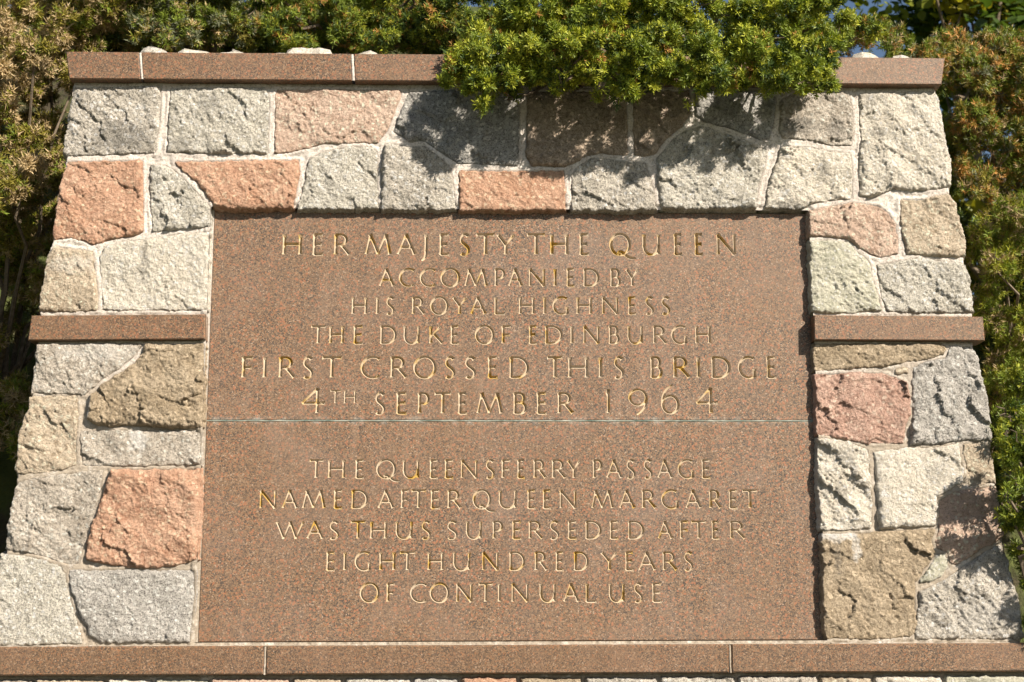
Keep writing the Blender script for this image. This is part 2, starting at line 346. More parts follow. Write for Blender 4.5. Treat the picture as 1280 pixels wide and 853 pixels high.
STONES = [
 # (rock, outline, {options})
 ('grey', [(91,108),(201,106),(200,150),(193,191),(140,193),(82,195),(78,190),(81,160),(86,132)], dict(grime=[bl(150,170,40,20,.75), bl(95,125,18,14,.4)], label='mid grey speckled stone at the top left corner')),
 ('sage', [(212,109),(330,107),(337,120),(335,192),(260,192),(207,190),(208,160)], dict(grime=[bl(262,130,16,14,.5), bl(225,180,20,8,.5)])),
 ('peach', [(345,110),(500,111),(502,117),(485,162),(472,178),(450,178),(407,179),(382,186),(350,192),(342,191),(343,120)], dict(label='wide peach coloured stone under the coping')),
 ('dark', [(511,113),(600,110),(651,116),(648,207),(572,204),(550,190),(530,176),(513,177),(490,164),(500,138)], dict()),
 ('brown', [(659,113),(784,113),(786,194),(770,193),(750,191),(730,196),(717,205),(700,209),(664,207),(657,195)], dict()),
 ('brown', [(791,112),(864,112),(864,142),(853,158),(833,174),(818,193),(806,196),(792,193)], dict()),
 ('dark', [(869,112),(968,112),(971,125),(968,155),(962,175),(950,174),(912,160),(880,152),(869,143)], dict(bloom=[bl(935,130,14,16,.4)])),
 ('ash', [(977,123),(995,114),(1020,111),(1062,116),(1067,135),(1069,165),(1066,182),(1042,182),(1010,175),(978,172),(974,160)], dict(grime=[bl(1000,155,26,14,.8), bl(1045,160,14,16,.7)])),
 ('pale', [(1074,116),(1170,112),(1175,122),(1179,145),(1184,172),(1190,200),(1191,220),(1190,233),(1175,236),(1145,239),(1118,236),(1095,246),(1075,246),(1073,205),(1077,172),(1074,140)], dict(skirt=.13, amp=1.15, grime=[bl(1090,125,14,12,.6), bl(1098,165,18,8,.6), bl(1140,135,8,8,.6)], label='large cream stone at the top right corner')),
 ('orange', [(82,201),(178,199),(179,250),(178,290),(172,294),(150,297),(125,303),(115,306),(105,302),(88,297),(66,300),(64,294),(67,268),(73,235)], dict(skirt=.13, label='orange stone on the left edge')),
 ('sage', [(187,206),(205,205),(218,212),(236,229),(252,246),(263,257),(264,268),(264,284),(225,287),(189,290),(186,250)], dict()),
 ('orange', [(216,201),(320,199),(373,199),(375,215),(366,260),(300,262),(268,260),(258,245),(245,228),(228,214)], dict(label='orange stone above the tablet')),
 ('sage', [(385,197),(408,187),(440,182),(463,182),(472,188),(473,260),(440,262),(371,261),(374,248),(382,214)], dict()),
 ('grey', [(479,180),(488,178),(512,183),(530,181),(550,196),(562,206),(566,222),(570,250),(570,261),(525,263),(476,262),(476,210)], dict()),
 ('orange', [(573,212),(640,212),(706,212),(709,262),(640,264),(574,262)], dict(amp=.7, label='long low orange brick-like stone over the tablet')),
 ('grey', [(714,218),(724,205),(740,197),(760,197),(775,200),(790,199),(808,203),(812,215),(818,235),(822,262),(775,264),(714,262)], dict()),
 ('sage', [(821,195),(832,184),(840,174),(855,162),(873,157),(893,161),(912,168),(940,178),(960,186),(957,210),(950,230),(946,261),(880,262),(827,261),(822,225)], dict(amp=1.2)),
 ('pale', [(976,183),(1010,182),(1040,188),(1065,190),(1067,215),(1067,248),(1035,251),(1012,255),(1002,262),(955,260),(958,245),(962,222),(970,202)], dict(grime=[bl(985,258,25,8,.8), bl(1030,212,8,16,.7)], amp=1.2)),
 # right of the tablet
 ('peach', [(1011,262),(1035,257),(1065,252),(1100,256),(1112,265),(1122,280),(1124,302),(1124,317),(1100,322),(1088,318),(1072,308),(1060,299),(1035,296),(1011,295)], dict()),
 ('tan', [(1126,248),(1155,248),(1187,240),(1196,255),(1205,285),(1209,305),(1208,321),(1172,321),(1133,317),(1130,300),(1126,275)], dict(skirt=.13)),
 ('green', [(1012,300),(1035,299),(1062,302),(1070,312),(1085,322),(1090,330),(1092,350),(1100,370),(1104,388),(1060,392),(1015,391)], dict(label='pale green stone beside the tablet')),
 ('sage', [(1096,330),(1120,326),(1150,321),(1185,326),(1208,330),(1214,350),(1219,392),(1185,392),(1110,390),(1102,370),(1098,348)], dict(skirt=.13)),
 ('olive', [(1018,429),(1180,429),(1184,436),(1180,443),(1160,449),(1130,453),(1110,458),(1060,461),(1019,464)], dict()),
 ('red', [(1019,468),(1065,465),(1100,466),(1120,471),(1134,478),(1139,495),(1139,517),(1133,535),(1131,554),(1100,555),(1080,554),(1060,550),(1022,543)], dict(label='dusky red stone right of the tablet')),
 ('tan', [(1120,461),(1135,459),(1136,466),(1121,467)], dict(amp=.3, bulge=.004)),
 ('blue', [(1143,458),(1160,451),(1182,447),(1190,432),(1217,432),(1226,450),(1231,480),(1236,500),(1239,525),(1241,551),(1212,550),(1195,551),(1180,556),(1140,556),(1139,540),(1142,515),(1141,480)], dict(skirt=.13)),
 ('pale', [(1022,547),(1060,551),(1086,562),(1088,585),(1090,610),(1091,640),(1090,661),(1060,663),(1026,663),(1023,600)], dict(amp=1.4, grime=[bl(1060,570,12,14,.6), bl(1052,615,8,16,.6)])),
 ('pale', [(1093,565),(1135,559),(1172,559),(1200,553),(1201,570),(1206,588),(1206,602),(1190,610),(1173,621),(1172,650),(1170,657),(1100,662),(1098,640),(1096,610)], dict(amp=.7, grime=[bl(1170,590,18,14,.45)])),
 ('tan', [(1205,554),(1239,555),(1243,580),(1247,603),(1212,609),(1210,590),(1206,570)], dict(skirt=.13)),
 ('peach', [(1176,626),(1190,616),(1210,612),(1247,607),(1252,640),(1257,668),(1245,678),(1225,688),(1210,700),(1195,707),(1189,703),(1184,690),(1173,686),(1170,676),(1174,662)], dict(skirt=.13)),
 ('green', [(1172,693),(1182,691),(1187,712),(1175,722),(1153,730),(1150,726),(1162,710)], dict(amp=.5, label='small pale green triangular wedge stone')),
 ('olive', [(1028,667),(1090,666),(1170,661),(1165,678),(1170,690),(1164,704),(1154,716),(1145,730),(1145,760),(1148,780),(1140,796),(1110,799),(1070,799),(1034,799),(1031,790),(1030,740)], dict(amp=.9, bloom=[bl(1045,668,30,9,1.), bl(1070,685,6,20,.8)], grime=[bl(1047,700,5,20,.6)], label='big olive brown stone with white bloom along its top')),
 ('grey', [(1149,740),(1160,735),(1175,729),(1200,712),(1222,697),(1250,680),(1262,700),(1270,735),(1277,760),(1281,799),(1144,799),(1145,785),(1148,765)], dict(skirt=.13, amp=1.2, bloom=[bl(1230,770,50,25,.35)])),
 # left of the tablet
 ('tan', [(66,307),(115,313),(118,335),(122,365),(122,388),(75,390),(47,389),(48,375),(53,347),(58,318)], dict(skirt=.13, bloom=[bl(90,330,30,14,.35)])),
 ('pale', [(127,309),(150,302),(187,297),(220,291),(262,289),(262,388),(127,388),(125,348),(122,320)], dict(amp=.8, grime=[bl(179,330,7,28,.65), bl(160,310,8,8,.4)])),
 ('ash', [(46,430),(160,428),(178,430),(170,443),(152,458),(130,472),(113,486),(106,493),(80,493),(37,491),(40,470),(44,440)], dict(skirt=.13, bloom=[bl(120,440,50,14,.4)])),
 ('olive', [(182,430),(255,429),(255,533),(225,536),(190,534),(160,532),(135,534),(115,530),(108,523),(112,493),(133,476),(155,462),(173,447)], dict(amp=1.3, bulge=.018, bloom=[bl(108,508,5,20,1.)], label='rough olive brown stone bulging from the joint')),
 ('tan', [(36,495),(95,494),(97,515),(94,547),(95,581),(75,587),(50,592),(19,592),(19,575),(22,540),(32,515)], dict(skirt=.13)),
 ('ash', [(100,539),(140,537),(185,538),(250,537),(251,581),(175,583),(100,582)], dict(bloom=[bl(172,549,12,16,1.)], label='low grey stone with a white lime run')),
 ('ash', [(20,602),(50,597),(88,591),(128,588),(124,615),(118,640),(110,662),(103,685),(98,705),(82,706),(50,695),(27,691),(5,686),(8,660),(15,625)], dict(skirt=.13)),
 ('orange', [(139,587),(251,586),(250,640),(246,700),(220,708),(175,711),(140,707),(107,700),(106,685),(113,662),(120,640),(130,612)], dict(amp=1.1, bulge=.018, label='bright orange stone left of the tablet')),
 ('sage', [(0,692),(25,694),(50,699),(75,709),(80,718),(85,740),(92,765),(98,790),(102,804),(50,807),(-20,809),(-12,750)], dict(skirt=.13, amp=.8)),
 ('blue', [(86,713),(150,712),(243,713),(243,740),(237,803),(125,804),(112,795),(100,770),(90,745),(85,727)], dict(amp=.7)),
]
fronts = []
for i, (rk, poly, opt) in enumerate(STONES):
    p = uv(poly)
    if max(a for a, b in poly) < 268 and min(b for a, b in poly) > 195: p[:, 0] = np.minimum(p[:, 0], P(263.5-(sum(b for a, b in poly)/len(poly)-265)*.037, sum(b for a, b in poly)/len(poly), -.035)[0])
    fronts.append(p)
    low = min(b for a, b in poly) > 425
    opt = dict(opt, grow=.0028 if low else .0012)
    if min(a for a, b in poly) < 95 and 'skirt' not in opt: opt = dict(opt, skirt=.13)
    stone_mesh(p, ROCK[rk], 100+i*7, front, ang=random.uniform(-1.0, -.55), **opt)

# plaque, bands, coping and ledge (outlines in the photograph, each on its own plane)
Y_SLAB, Y_COPE, Y_BAND, Y_LEDGE = .0, -.062, -.052, -.066
S_TOP = P(640, 265.5, Y_SLAB)[2]; S_BOT = P(640, 801.5, Y_SLAB)[2]; S_MID = P(640, 526.3, Y_SLAB)[2]
XL = P(258, 526, Y_SLAB)[0]; XR = P(1019, 526, Y_SLAB)[0]

def block(name, pts, Yf, depth, mat, ch=.003, parent=wall, label=None):
    """dressed block: front outline (x, z) clockwise from top left, chamfered front arris"""
    p = np.array(pts); n = len(p); c = p.mean(0)
    def inset(q, d):
        out = []
        for i in range(n):
            a, b, e = q[i-1], q[i], q[(i+1) % n]
            v1 = (b-a)/np.linalg.norm(b-a); v2 = (e-b)/np.linalg.norm(e-b)
            n1 = np.array([v1[1], -v1[0]]); n2 = np.array([v2[1], -v2[0]])
            k = n1+n2; k /= (k@n1)
            out.append(b+k*d)
        return np.array(out)
    i1 = inset(p, ch)
    if np.abs(i1-c).max() > np.abs(p-c).max(): i1 = inset(p, -ch)
    V = [(x, Yf, z) for x, z in i1]+[(x, Yf+ch, z) for x, z in p]+[(x, Yf+depth, z) for x, z in p]
    F = [list(range(n)), list(range(3*n-1, 2*n-1, -1))]
    for L in (0, n):
        for i in range(n): j = (i+1) % n; F.append([L+i, L+n+i, L+n+j, L+j])
    o = mesh_obj(name, V, F, mat, parent)
    if label: o['label'] = label
    return o
def bx(pts, Y): p = PX(pts, Y); return p[:, [0, 2]]
COPE_T = P(82, 64.5, Y_COPE)[2]; COPE_B = P(86, 98.5, Y_COPE)[2]
def cope(xa, xb, ya, yb, la=None):
    a = P(xa, 66, Y_COPE)[0]; b = P(xb, 66, Y_COPE)[0]; c = P(yb, 104, Y_COPE)[0]; d = P(ya, 102, Y_COPE)[0]
    return block('coping_stone', [(a, COPE_T), (b, COPE_T), (c, COPE_B), (d, COPE_B)], Y_COPE, .30, M_BAND, label=la)
cope(82, 173, 86, 175, 'short coping stone at the left end'); cope(176.5, 438, 178.5, 439.5); cope(442.5, 760, 443.5, 760.5); cope(763.5, 1181, 763.5, 1177)
band_polys = [bx([(39,394.5),(256.5,393),(256,424),(34.5,425.5)], Y_BAND), bx([(1017.5,394),(1229,396),(1231.5,426),(1018,425)], Y_BAND)]
for bp, la in zip(band_polys, ('dressed granite band left of the tablet', 'dressed granite band right of the tablet')):
    block('band_stone', bp, Y_BAND, .09, M_BAND, label=la)
lz1 = P(640, 806.5, Y_LEDGE)[2]; lz0 = P(640, 842.5, Y_LEDGE)[2]
for xa, xb, ya, yb in ((-34, 329.5, -42, 329.5), (332.5, 911, 332, 911.3), (914.5, 1296, 914.8, 1303)):
    a = P(xa, 806, Y_LEDGE)[0]; b = P(xb, 806, Y_LEDGE)[0]; c = P(yb, 842, Y_LEDGE)[0]; d = P(ya, 842, Y_LEDGE)[0]
    block('ledge_stone', [(a, lz1), (b, lz1), (c, lz0), (d, lz0)], Y_LEDGE, .16, M_BAND, ch=.0045)

# course under the ledge and the hidden foot of the wall
OUT_L = [(88,103),(80,193),(64,297),(57,315),(46,392),(44,430),(36,492),(18,592),(4,690),(-22,810)]
OUT_R = [(1172,108),(1190,205),(1190,236),(1208,322),(1219,392),(1220,430),(1239,525),(1241,551),(1256,668),(1270,735),(1281,803)]
ol = uv(OUT_L); orr = uv(OUT_R)
fl = np.polyfit(ol[:, 1], ol[:, 0], 1); fr = np.polyfit(orr[:, 1], orr[:, 0], 1)
XLs = lambda z: fl[0]*z+fl[1]
XRs = lambda z: fr[0]*z+fr[1]
courses = []
z = lz0-.012; r = random.Random(3)
row = 0
while z > .05:
    hh = .14 if row == 0 else r.uniform(.2, .3)
    zb = max(z-hh, .0); x = XLs((z+zb)/2)
    kinds = ['ash', 'tan', 'grey', 'green', 'orange', 'tan', 'sage', 'grey', 'peach', 'olive', 'pale', 'blue']
    k = 0; first = True
    while x < XRs((z+zb)/2)-.05:
        wd = r.uniform(.16, .34) if row else r.uniform(.14, .27)
        x1 = min(x+wd, XRs(z)); last = XRs(z)-x1 < .12
        if last: x1 = XRs(z)
        g = .006
        poly = np.array([(x if not first else XLs(z), z), (x1-g, z-r.uniform(0, .006)), (x1-g+(0 if not last else XRs(zb)-XRs(z)), zb+g), (x if not first else XLs(zb), zb+g+r.uniform(0, .005))])
        stone_mesh(poly, ROCK[kinds[(k*5+row*3) % len(kinds)]], 900+row*40+k, front_low, step=.0036 if row == 0 else .011,
                   skirt=.13 if (first or last) else None, ang=random.uniform(-1, -.5))
        if row == 0: fronts.append(poly)
        first = False; k += 1
        if last: break
        x = x1+g
    z = zb-.006; row += 1

# mortar between the stones, one relief sheet
slab_poly = np.array([(XL-.003, S_TOP+.002), (XR, S_TOP+.002), (XR, S_BOT), (XL-.003, S_BOT)])
zt = COPE_B+.004; zb = lz0-.17
st = .0042
xs = np.arange(XLs(zb)-.02, XRs(zb)+.02, st); zs = np.arange(zb, zt, st)
U, V = np.meshgrid(xs, zs)
md = np.full(U.shape, -9.)
for p in fronts:
    m = (U > p[:, 0].min()-.04) & (U < p[:, 0].max()+.04) & (V > p[:, 1].min()-.04) & (V < p[:, 1].max()+.04)
    if m.any(): md[m] = np.maximum(md[m], sdf(U[m], V[m], p))
zz = np.array([p[1] for p in ol]); xx = np.array([p[0] for p in ol]); o_ = np.argsort(zz)
leftx = np.interp(V, zz[o_], xx[o_]); leftx = np.where(V < zz.min(), XLs(V), leftx)
zz = np.array([p[1] for p in orr]); xx = np.array([p[0] for p in orr]); o_ = np.argsort(zz)
rightx = np.interp(V, zz[o_], xx[o_]); rightx = np.where(V < zz.min(), XRs(V), rightx)
ds = sdf(U, V, slab_poly)
dout = np.minimum(U-leftx, rightx-U)
H = .001+.0022*fbm(U*22, V*22, 5, 4)+.0012*ridged(U*60, V*60, 9, 3)
H = H+.0035*sstep(-.009, -.003, -np.abs(md+.004))-.004*sstep(.0, .006, md)
H = np.where((ds > -.022) & (U < XL+.02), H+.006, H)          # fat fillet of mortar down the tablet's left edge
H = H-.07*(1-sstep(.0, .008, dout))
H = np.where((md < -.010), H+.004*fbm(U*40, V*40, 77, 3), H)
keep = (dout > -.004) & (md < .012) & (ds < .0)
top = (ds > -.018) & (V > S_TOP-.003) & (U > XL)
H = np.where(top, H*.5-.004, H)
idx = np.arange(U.size).reshape(U.shape)
q = keep[:-1, :-1] & keep[1:, :-1] & keep[:-1, 1:] & keep[1:, 1:]
F = np.stack([idx[:-1, :-1][q], idx[:-1, 1:][q], idx[1:, 1:][q], idx[1:, :-1][q]], 1)
used = np.unique(F); rm = np.full(U.size, -1); rm[used] = np.arange(len(used))
W = front(U.ravel(), V.ravel(), H.ravel())[used]
mo = mesh_obj('mortar', W, rm[F], M_MORTAR, wall, smooth=True)
# reveal of the recess round the tablet, joint fillets in the dressed courses
def bar(name, x0, x1, y0, y1, z0, z1, mat, parent=wall):
    V = [(x, y, z) for z in (z0, z1) for y in (y0, y1) for x in (x0, x1)]
    F = [[0, 1, 5, 4], [1, 3, 7, 5], [3, 2, 6, 7], [2, 0, 4, 6], [4, 5, 7, 6], [0, 2, 3, 1]]
    return mesh_obj(name, V, F, mat, parent)
def wavy(name, pts, wdt, Yf, mat, seed=0, n=60, amp=.0012, dep=.03):
    """a strip of pointing with a ragged edge along a line of the wall"""
    a, b = np.array(pts[0]), np.array(pts[1]); L = np.linalg.norm(b-a); t = (b-a)/L; nn = np.array([-t[1], t[0]])
    n = max(8, int(L/.008)); V = []; F = []
    for i in range(n+1):
        s = i/n; c = a+(b-a)*s
        w_ = wdt/2
        e0 = w_+amp*float(fbm(np.array([s*L*60]), np.array([1.5]), seed, 3)[0]); e1 = w_+amp*float(fbm(np.array([s*L*60]), np.array([7.5]), seed+3, 3)[0])
        yy = Yf+.0012*float(fbm(np.array([s*L*40]), np.array([3.5]), seed+8, 3)[0])
        for k, (o2, y2) in enumerate(((-e0, Yf+dep), (-e0, yy+.001), (0, yy-.0012), (e1, yy+.001), (e1, Yf+dep))):
            q2 = c+nn*o2; V.append((q2[0], y2, q2[1]))
        if i < n:
            for k in range(4): j = i*5+k; F.append((j, j+1, j+6, j+5))
    return mesh_obj(name, V, np.array(F), mat, parent=wall, smooth=True)
for xa, xb in ((174.8, 177.2), (440, 441.6), (761.8, 762)):
    a = P(xa, 66, Y_COPE)[0]; b = P(xb, 103, Y_COPE)[0]
    wavy('mortar_joint', [(a, COPE_T-.002), (b, COPE_B+.001)], .0095 if xa < 500 else .006, Y_COPE+.002, M_MORTAR, int(xa))
for xa in (330.8, 912.8):
    a = P(xa, 820, Y_LEDGE)[0]; wavy('mortar_joint', [(a, lz1-.002), (a, lz0)], .006, Y_LEDGE+.003, M_MORTAR, int(xa))
wavy('mortar_joint', [(XLs(lz1)+.02, lz1+.0005), (XR+.005, lz1+.0005)], .0035, -.046, M_MORTAR, 41, amp=.002, dep=.05)
wavy('mortar_joint', [(XR+.01, lz1+.0005), (XRs(lz1)-.02, lz1+.0005)], .0035, -.046, M_MORTAR, 43, amp=.002, dep=.05)

# body of the wall behind its facing
def prism(name, xl0, xr0, z0, xl1, xr1, z1, y0, y1, mat, parent):
    V = [(xl0, y0, z0), (xr0, y0, z0), (xr0, y1, z0), (xl0, y1, z0), (xl1, y0, z1), (xr1, y0, z1), (xr1, y1, z1), (xl1, y1, z1)]
    F = [[0, 1, 5, 4], [1, 2, 6, 5], [2, 3, 7, 6], [3, 0, 4, 7], [4, 5, 6, 7], [3, 2, 1, 0]]
    return mesh_obj(name, V, F, mat, parent)
prism('wall_core', XLs(0)+.035, XRs(0)-.035, -.1, XLs(COPE_B)+.035, XRs(COPE_B)-.035, COPE_B-.004, .035, .60, M_MORTAR, wall)
# side faces: squared rubble running back from the corner
for side in (0, 1):
    fx = XLs if side == 0 else XRs; sg = -1 if side == 0 else 1
    def smap(U, V, H, fx=fx, sg=sg): return np.stack([fx(V)-sg*.028+sg*(H), U, V], 1)
    z = COPE_B-.01; n = 0; r = random.Random(40+side)
    while z > .1:
        hh = r.uniform(.16, .27); y0 = .04; cut = r.uniform(.26, .42)
        for a, b in ((y0, cut-.006), (cut+.006, .60)):
            stone_mesh(np.array([(a, z), (b, z), (b, z-hh+.012), (a, z-hh+.012)]), ROCK[r.choice(['grey', 'pale', 'tan', 'orange', 'ash', 'peach', 'olive'])],
                       2000+side*100+n, smap, step=.012)
            n += 1
        z -= hh

# ------------------------------------------------------------------ the inscribed tablet
TH, TN = .086, .069                               # half widths of thick and thin strokes, in cap heights
def ell(cx, cy, rx, ry, a0, a1, n=26):
    return [(cx+rx*math.cos(math.radians(a0+(a1-a0)*i/n)), cy+ry*math.sin(math.radians(a0+(a1-a0)*i/n))) for i in range(n+1)]
# each glyph: strokes over a box 0..1 wide, 0..1 high: ('s', thickness, points) straight, ('c', points) curve swelling where it runs upright
T, N = TH, TN
GL = {
 'A': [('s', N, [(0, 0), (.47, 1.02)]), ('s', T, [(.45, 1.02), (1, 0)]), ('b', N, [(.2, .36), (.78, .36)])],
 'B': [('s', T, [(.06, 0), (.06, 1)]), ('C', [(.06, 1), (.45, 1)]+ell(.45, .765, .36, .235, 90, -90, 12)+[(.06, .53)]), ('C', [(.06, .53), (.5, .53)]+ell(.5, .265, .44, .265, 90, -90, 14)+[(.06, 0)])],
 'C': [('c', ell(.62, .5, .62, .52, 52, 308, 30))],
 'D': [('s', T, [(.05, 0), (.05, 1)]), ('C', [(.05, 1), (.36, 1)]+ell(.36, .5, .62, .5, 90, -90, 24)+[(.05, 0)])],
 'E': [('s', T, [(.1, 0), (.1, 1)]), ('h', N, [(.1, 1), (.94, 1)]), ('h', N, [(.1, .52), (.85, .52)]), ('h', N, [(.1, 0), (1, 0)])],
 'F': [('s', T, [(.1, 0), (.1, 1)]), ('h', N, [(.1, 1), (1, 1)]), ('h', N, [(.1, .5), (.88, .5)])],
 'G': [('c', ell(.58, .5, .58, .52, 55, 296, 30)+[(.93, .07)]), ('s', T, [(.93, .03), (.93, .42)])],
 'H': [('s', T, [(.04, 0), (.04, 1)]), ('s', T, [(.96, 0), (.96, 1)]), ('b', N, [(.04, .52), (.96, .52)])],
 'I': [('s', T, [(.5, 0), (.5, 1)])],
 'J': [('s', T, [(.85, 1), (.85, .15)]), ('c', [(.85, .25), (.84, .1), (.74, -.08), (.5, -.22), (.05, -.32)])],
 'K': [('s', T, [(.08, 0), (.08, 1)]), ('s', N, [(.85, 1), (.12, .48)]), ('s', T, [(.3, .56), (1, 0)])],
 'L': [('s', T, [(.08, 0), (.08, 1)]), ('h', N, [(.08, 0), (1, 0)])],
 'M': [('s', N, [(.0, 0), (.17, 1.0)]), ('s', T, [(.15, 1.02), (.5, .04)]), ('s', N, [(.49, .04), (.83, 1.02)]), ('s', T, [(.82, 1.0), (1, 0)])],
 'N': [('s', N, [(.05, 0), (.05, 1)]), ('s', T, [(.03, 1.02), (.96, .0)]), ('s', N, [(.96, .0), (.96, 1)])],
 'O': [('o', ell(.5, .5, .5, .53, 100, 460, 44))],
 'P': [('s', T, [(.08, 0), (.08, 1)]), ('C', [(.08, 1), (.45, 1)]+ell(.45, .735, .5, .265, 90, -90, 16)+[(.12, .47)])],
 'Q': [('o', ell(.5, .5, .5, .53, 100, 460, 44)), ('c2', [(.36, .10), (.55, .13), (.75, -.02), (1.0, -.17), (1.34, -.2)])],
 'R': [('s', T, [(.07, 0), (.07, 1)]), ('C', [(.07, 1), (.38, 1)]+ell(.38, .745, .40, .255, 90, -90, 16)+[(.1, .49)]), ('s', T, [(.42, .5), (1, 0)])],
 'S': [('S', None)],
 'T': [('s', T, [(.5, 0), (.5, 1)]), ('h2', N, [(0, 1), (1, 1)])],
 'U': [('s', T, [(.05, 1), (.05, .4)]), ('c', [(.05, .5)]+ell(.48, .40, .43, .42, 180, 360, 22)+[(.92, .5)]), ('s', N, [(.93, 1), (.93, 0)])],
 'W': [('s', T, [(0, 1), (.27, 0)]), ('s', N, [(.27, 0), (.52, 1)]), ('s', T, [(.5, 1), (.74, 0)]), ('s', N, [(.74, 0), (1, 1)])],
 'Y': [('s', T, [(0, 1), (.5, .48)]), ('s', N, [(1, 1), (.5, .48)]), ('s', T, [(.5, .5), (.5, 0)])],
 '1': [('s', T, [(.6, 0), (.6, 1.0)]), ('h', N, [(.6, 1.0), (.05, .86)])],
 '4': [('s', T, [(.66, 0), (.66, 1)]), ('s', N, [(.64, .98), (0, .40)]), ('h', N, [(0, .40), (1, .40)])],
 '9': [('o', ell(.5, .66, .48, .33, 90, 450, 36)), ('c', [(.98, .68), (.98, .50), (.90, .28), (.70, .08), (.42, -.08)])],
 '6': [('o', ell(.5, .32, .48, .33, 90, 450, 36)), ('c', [(.02, .30), (.03, .52), (.14, .76), (.34, .94), (.66, 1.08)])],
}
def spine_S():
    p = [(.86, .90), (.74, .97), (.55, 1.02), (.33, .99), (.17, .88), (.13, .74), (.22, .62), (.42, .53), (.64, .44), (.84, .33), (.90, .20), (.80, .07), (.58, -.02), (.34, -.02), (.12, .05)]
    out = []
    for i in range(len(p)-1):                       # Catmull-Rom
        p0 = p[max(i-1, 0)]; p1 = p[i]; p2 = p[i+1]; p3 = p[min(i+2, len(p)-1)]
        for k in range(3):
            t_ = k/3
            out.append(tuple(.5*((2*p1[j])+(-p0[j]+p2[j])*t_+(2*p0[j]-5*p1[j]+4*p2[j]-p3[j])*t_*t_+(-p0[j]+3*p1[j]-3*p2[j]+p3[j])*t_**3) for j in (0, 1)))
    return out+[p[-1]]
def smooth_line(p):
    out = []
    for i in range(len(p)-1):
        p0 = p[max(i-1, 0)]; p1 = p[i]; p2 = p[i+1]; p3 = p[min(i+2, len(p)-1)]
        for k in range(4):
            t_ = k/4
            out.append(tuple(.5*((2*p1[j])+(-p0[j]+p2[j])*t_+(2*p0[j]-5*p1[j]+4*p2[j]-p3[j])*t_*t_+(-p0[j]+3*p1[j]-3*p2[j]+p3[j])*t_**3) for j in (0, 1)))
    return out+[p[-1]]
def strokes(ch, x0, x1, z0, hcap):
    """centre lines (world x, z) with a half width at every point, and whether the line closes"""
    res = []
    th = TH*hcap
    full = hcap; rs = .74 if ch in '1469' and hcap > .07 else 1.
    wd = x1-x0
    if ch == 'I': a, b = x0, x1
    else: a, b = x0+th*.75, x1-th*.75
    for s in GL[ch]:
        k = s[0]; pts = s[-1]
        if k == 'S': pts = spine_S()
        if k in ('c', 'c2') and len(pts) < 9: pts = smooth_line(pts)
        if ch in 'JQ' and k in ('c', 'c2'): pass
        P2 = np.array([(a+(b-a)*u, z0+hcap*v) for u, v in pts])
        if k in ('s', 'b', 'h', 'h2'):
            L = np.linalg.norm(P2[1]-P2[0]); r0 = s[1]*hcap
            ts = np.array([0, .04, .12, .3, .5, .7, .88, .96, 1.]); q_ = P2[0]+np.outer(ts, P2[1]-P2[0])
            fl_ = np.array([1.38, 1.22, 1.06, .98, .95, .98, 1.06, 1.22, 1.38])
            if k == 'b': fl_ = np.ones(9)*1.15
            if k == 'h': fl_ = np.array([1.2, 1.2, 1.2, 1.15, 1.15, 1.2, 1.3, 1.5, 1.75])
            if k == 'h2': fl_ = np.array([1.6, 1.35, 1.1, 1, 1, 1, 1.1, 1.35, 1.6])
            res.append((q_, r0*fl_*rs, False))
        else:
            n = len(P2); tg = np.gradient(P2, axis=0)
            if k == 'o': tg[0] = tg[-1] = P2[1]-P2[-2]
            tg /= np.linalg.norm(tg, axis=1)[:, None]+1e-9
            vert = np.abs(tg[:, 1])
            if k == 'S': vert = np.abs(tg@np.array([.75, -.66]))**1.5*1.05
            if k in ('o', 'c', 'C'): vert = np.abs(tg@np.array([math.sin(.22), math.cos(.22)]))
            if k == 'c2': vert = np.full(n, .75)
            r_ = hcap*(TN*.92+(TH*1.02-TN*.92)*vert**1.3)
            if k in ('c', 'S', 'c2'):
                e = np.linspace(0, 1, n)
                if k == 'c2' : r_ = r_*np.interp(e, [0, .15, .8, 1], [.5, 1, 1, .35])
                elif ch in 'CGS': r_ = r_*np.interp(e, [0, .07, .93, 1], [1.35, 1, 1, 1.25 if ch != 'G' else 1])
                elif ch in 'J96': r_ = r_*np.interp(e, [0, .3, .8, 1], [1, 1, .8, .45])
            res.append((P2, r_*rs, k == 'o'))
    return res

def vcut(x, z, sts):
    """depth of the V-cut at points, the deepest of all strokes"""
    D = np.zeros(x.shape)
    for q_, r_, closed in sts:
        n = len(q_)
        for i in range(n-1):
            a, b = q_[i], q_[i+1]; e = b-a; L = np.linalg.norm(e)
            if L < 1e-9: continue
            t_ = ((x-a[0])*e[0]+(z-a[1])*e[1])/L**2
            tc = np.clip(t_, 0, 1)
            dx = x-(a[0]+tc*e[0]); dz = z-(a[1]+tc*e[1])
            v = (r_[i]+(r_[i+1]-r_[i])*tc)-np.hypot(dx, dz)
            if not closed:
                if i == 0: v = np.where(t_ <= 1, np.minimum(v, t_*L*1.3), v)
                if i == n-2: v = np.where(t_ >= 0, np.minimum(v, (1-t_)*L*1.3), v)
            D = np.maximum(D, v)
    return D

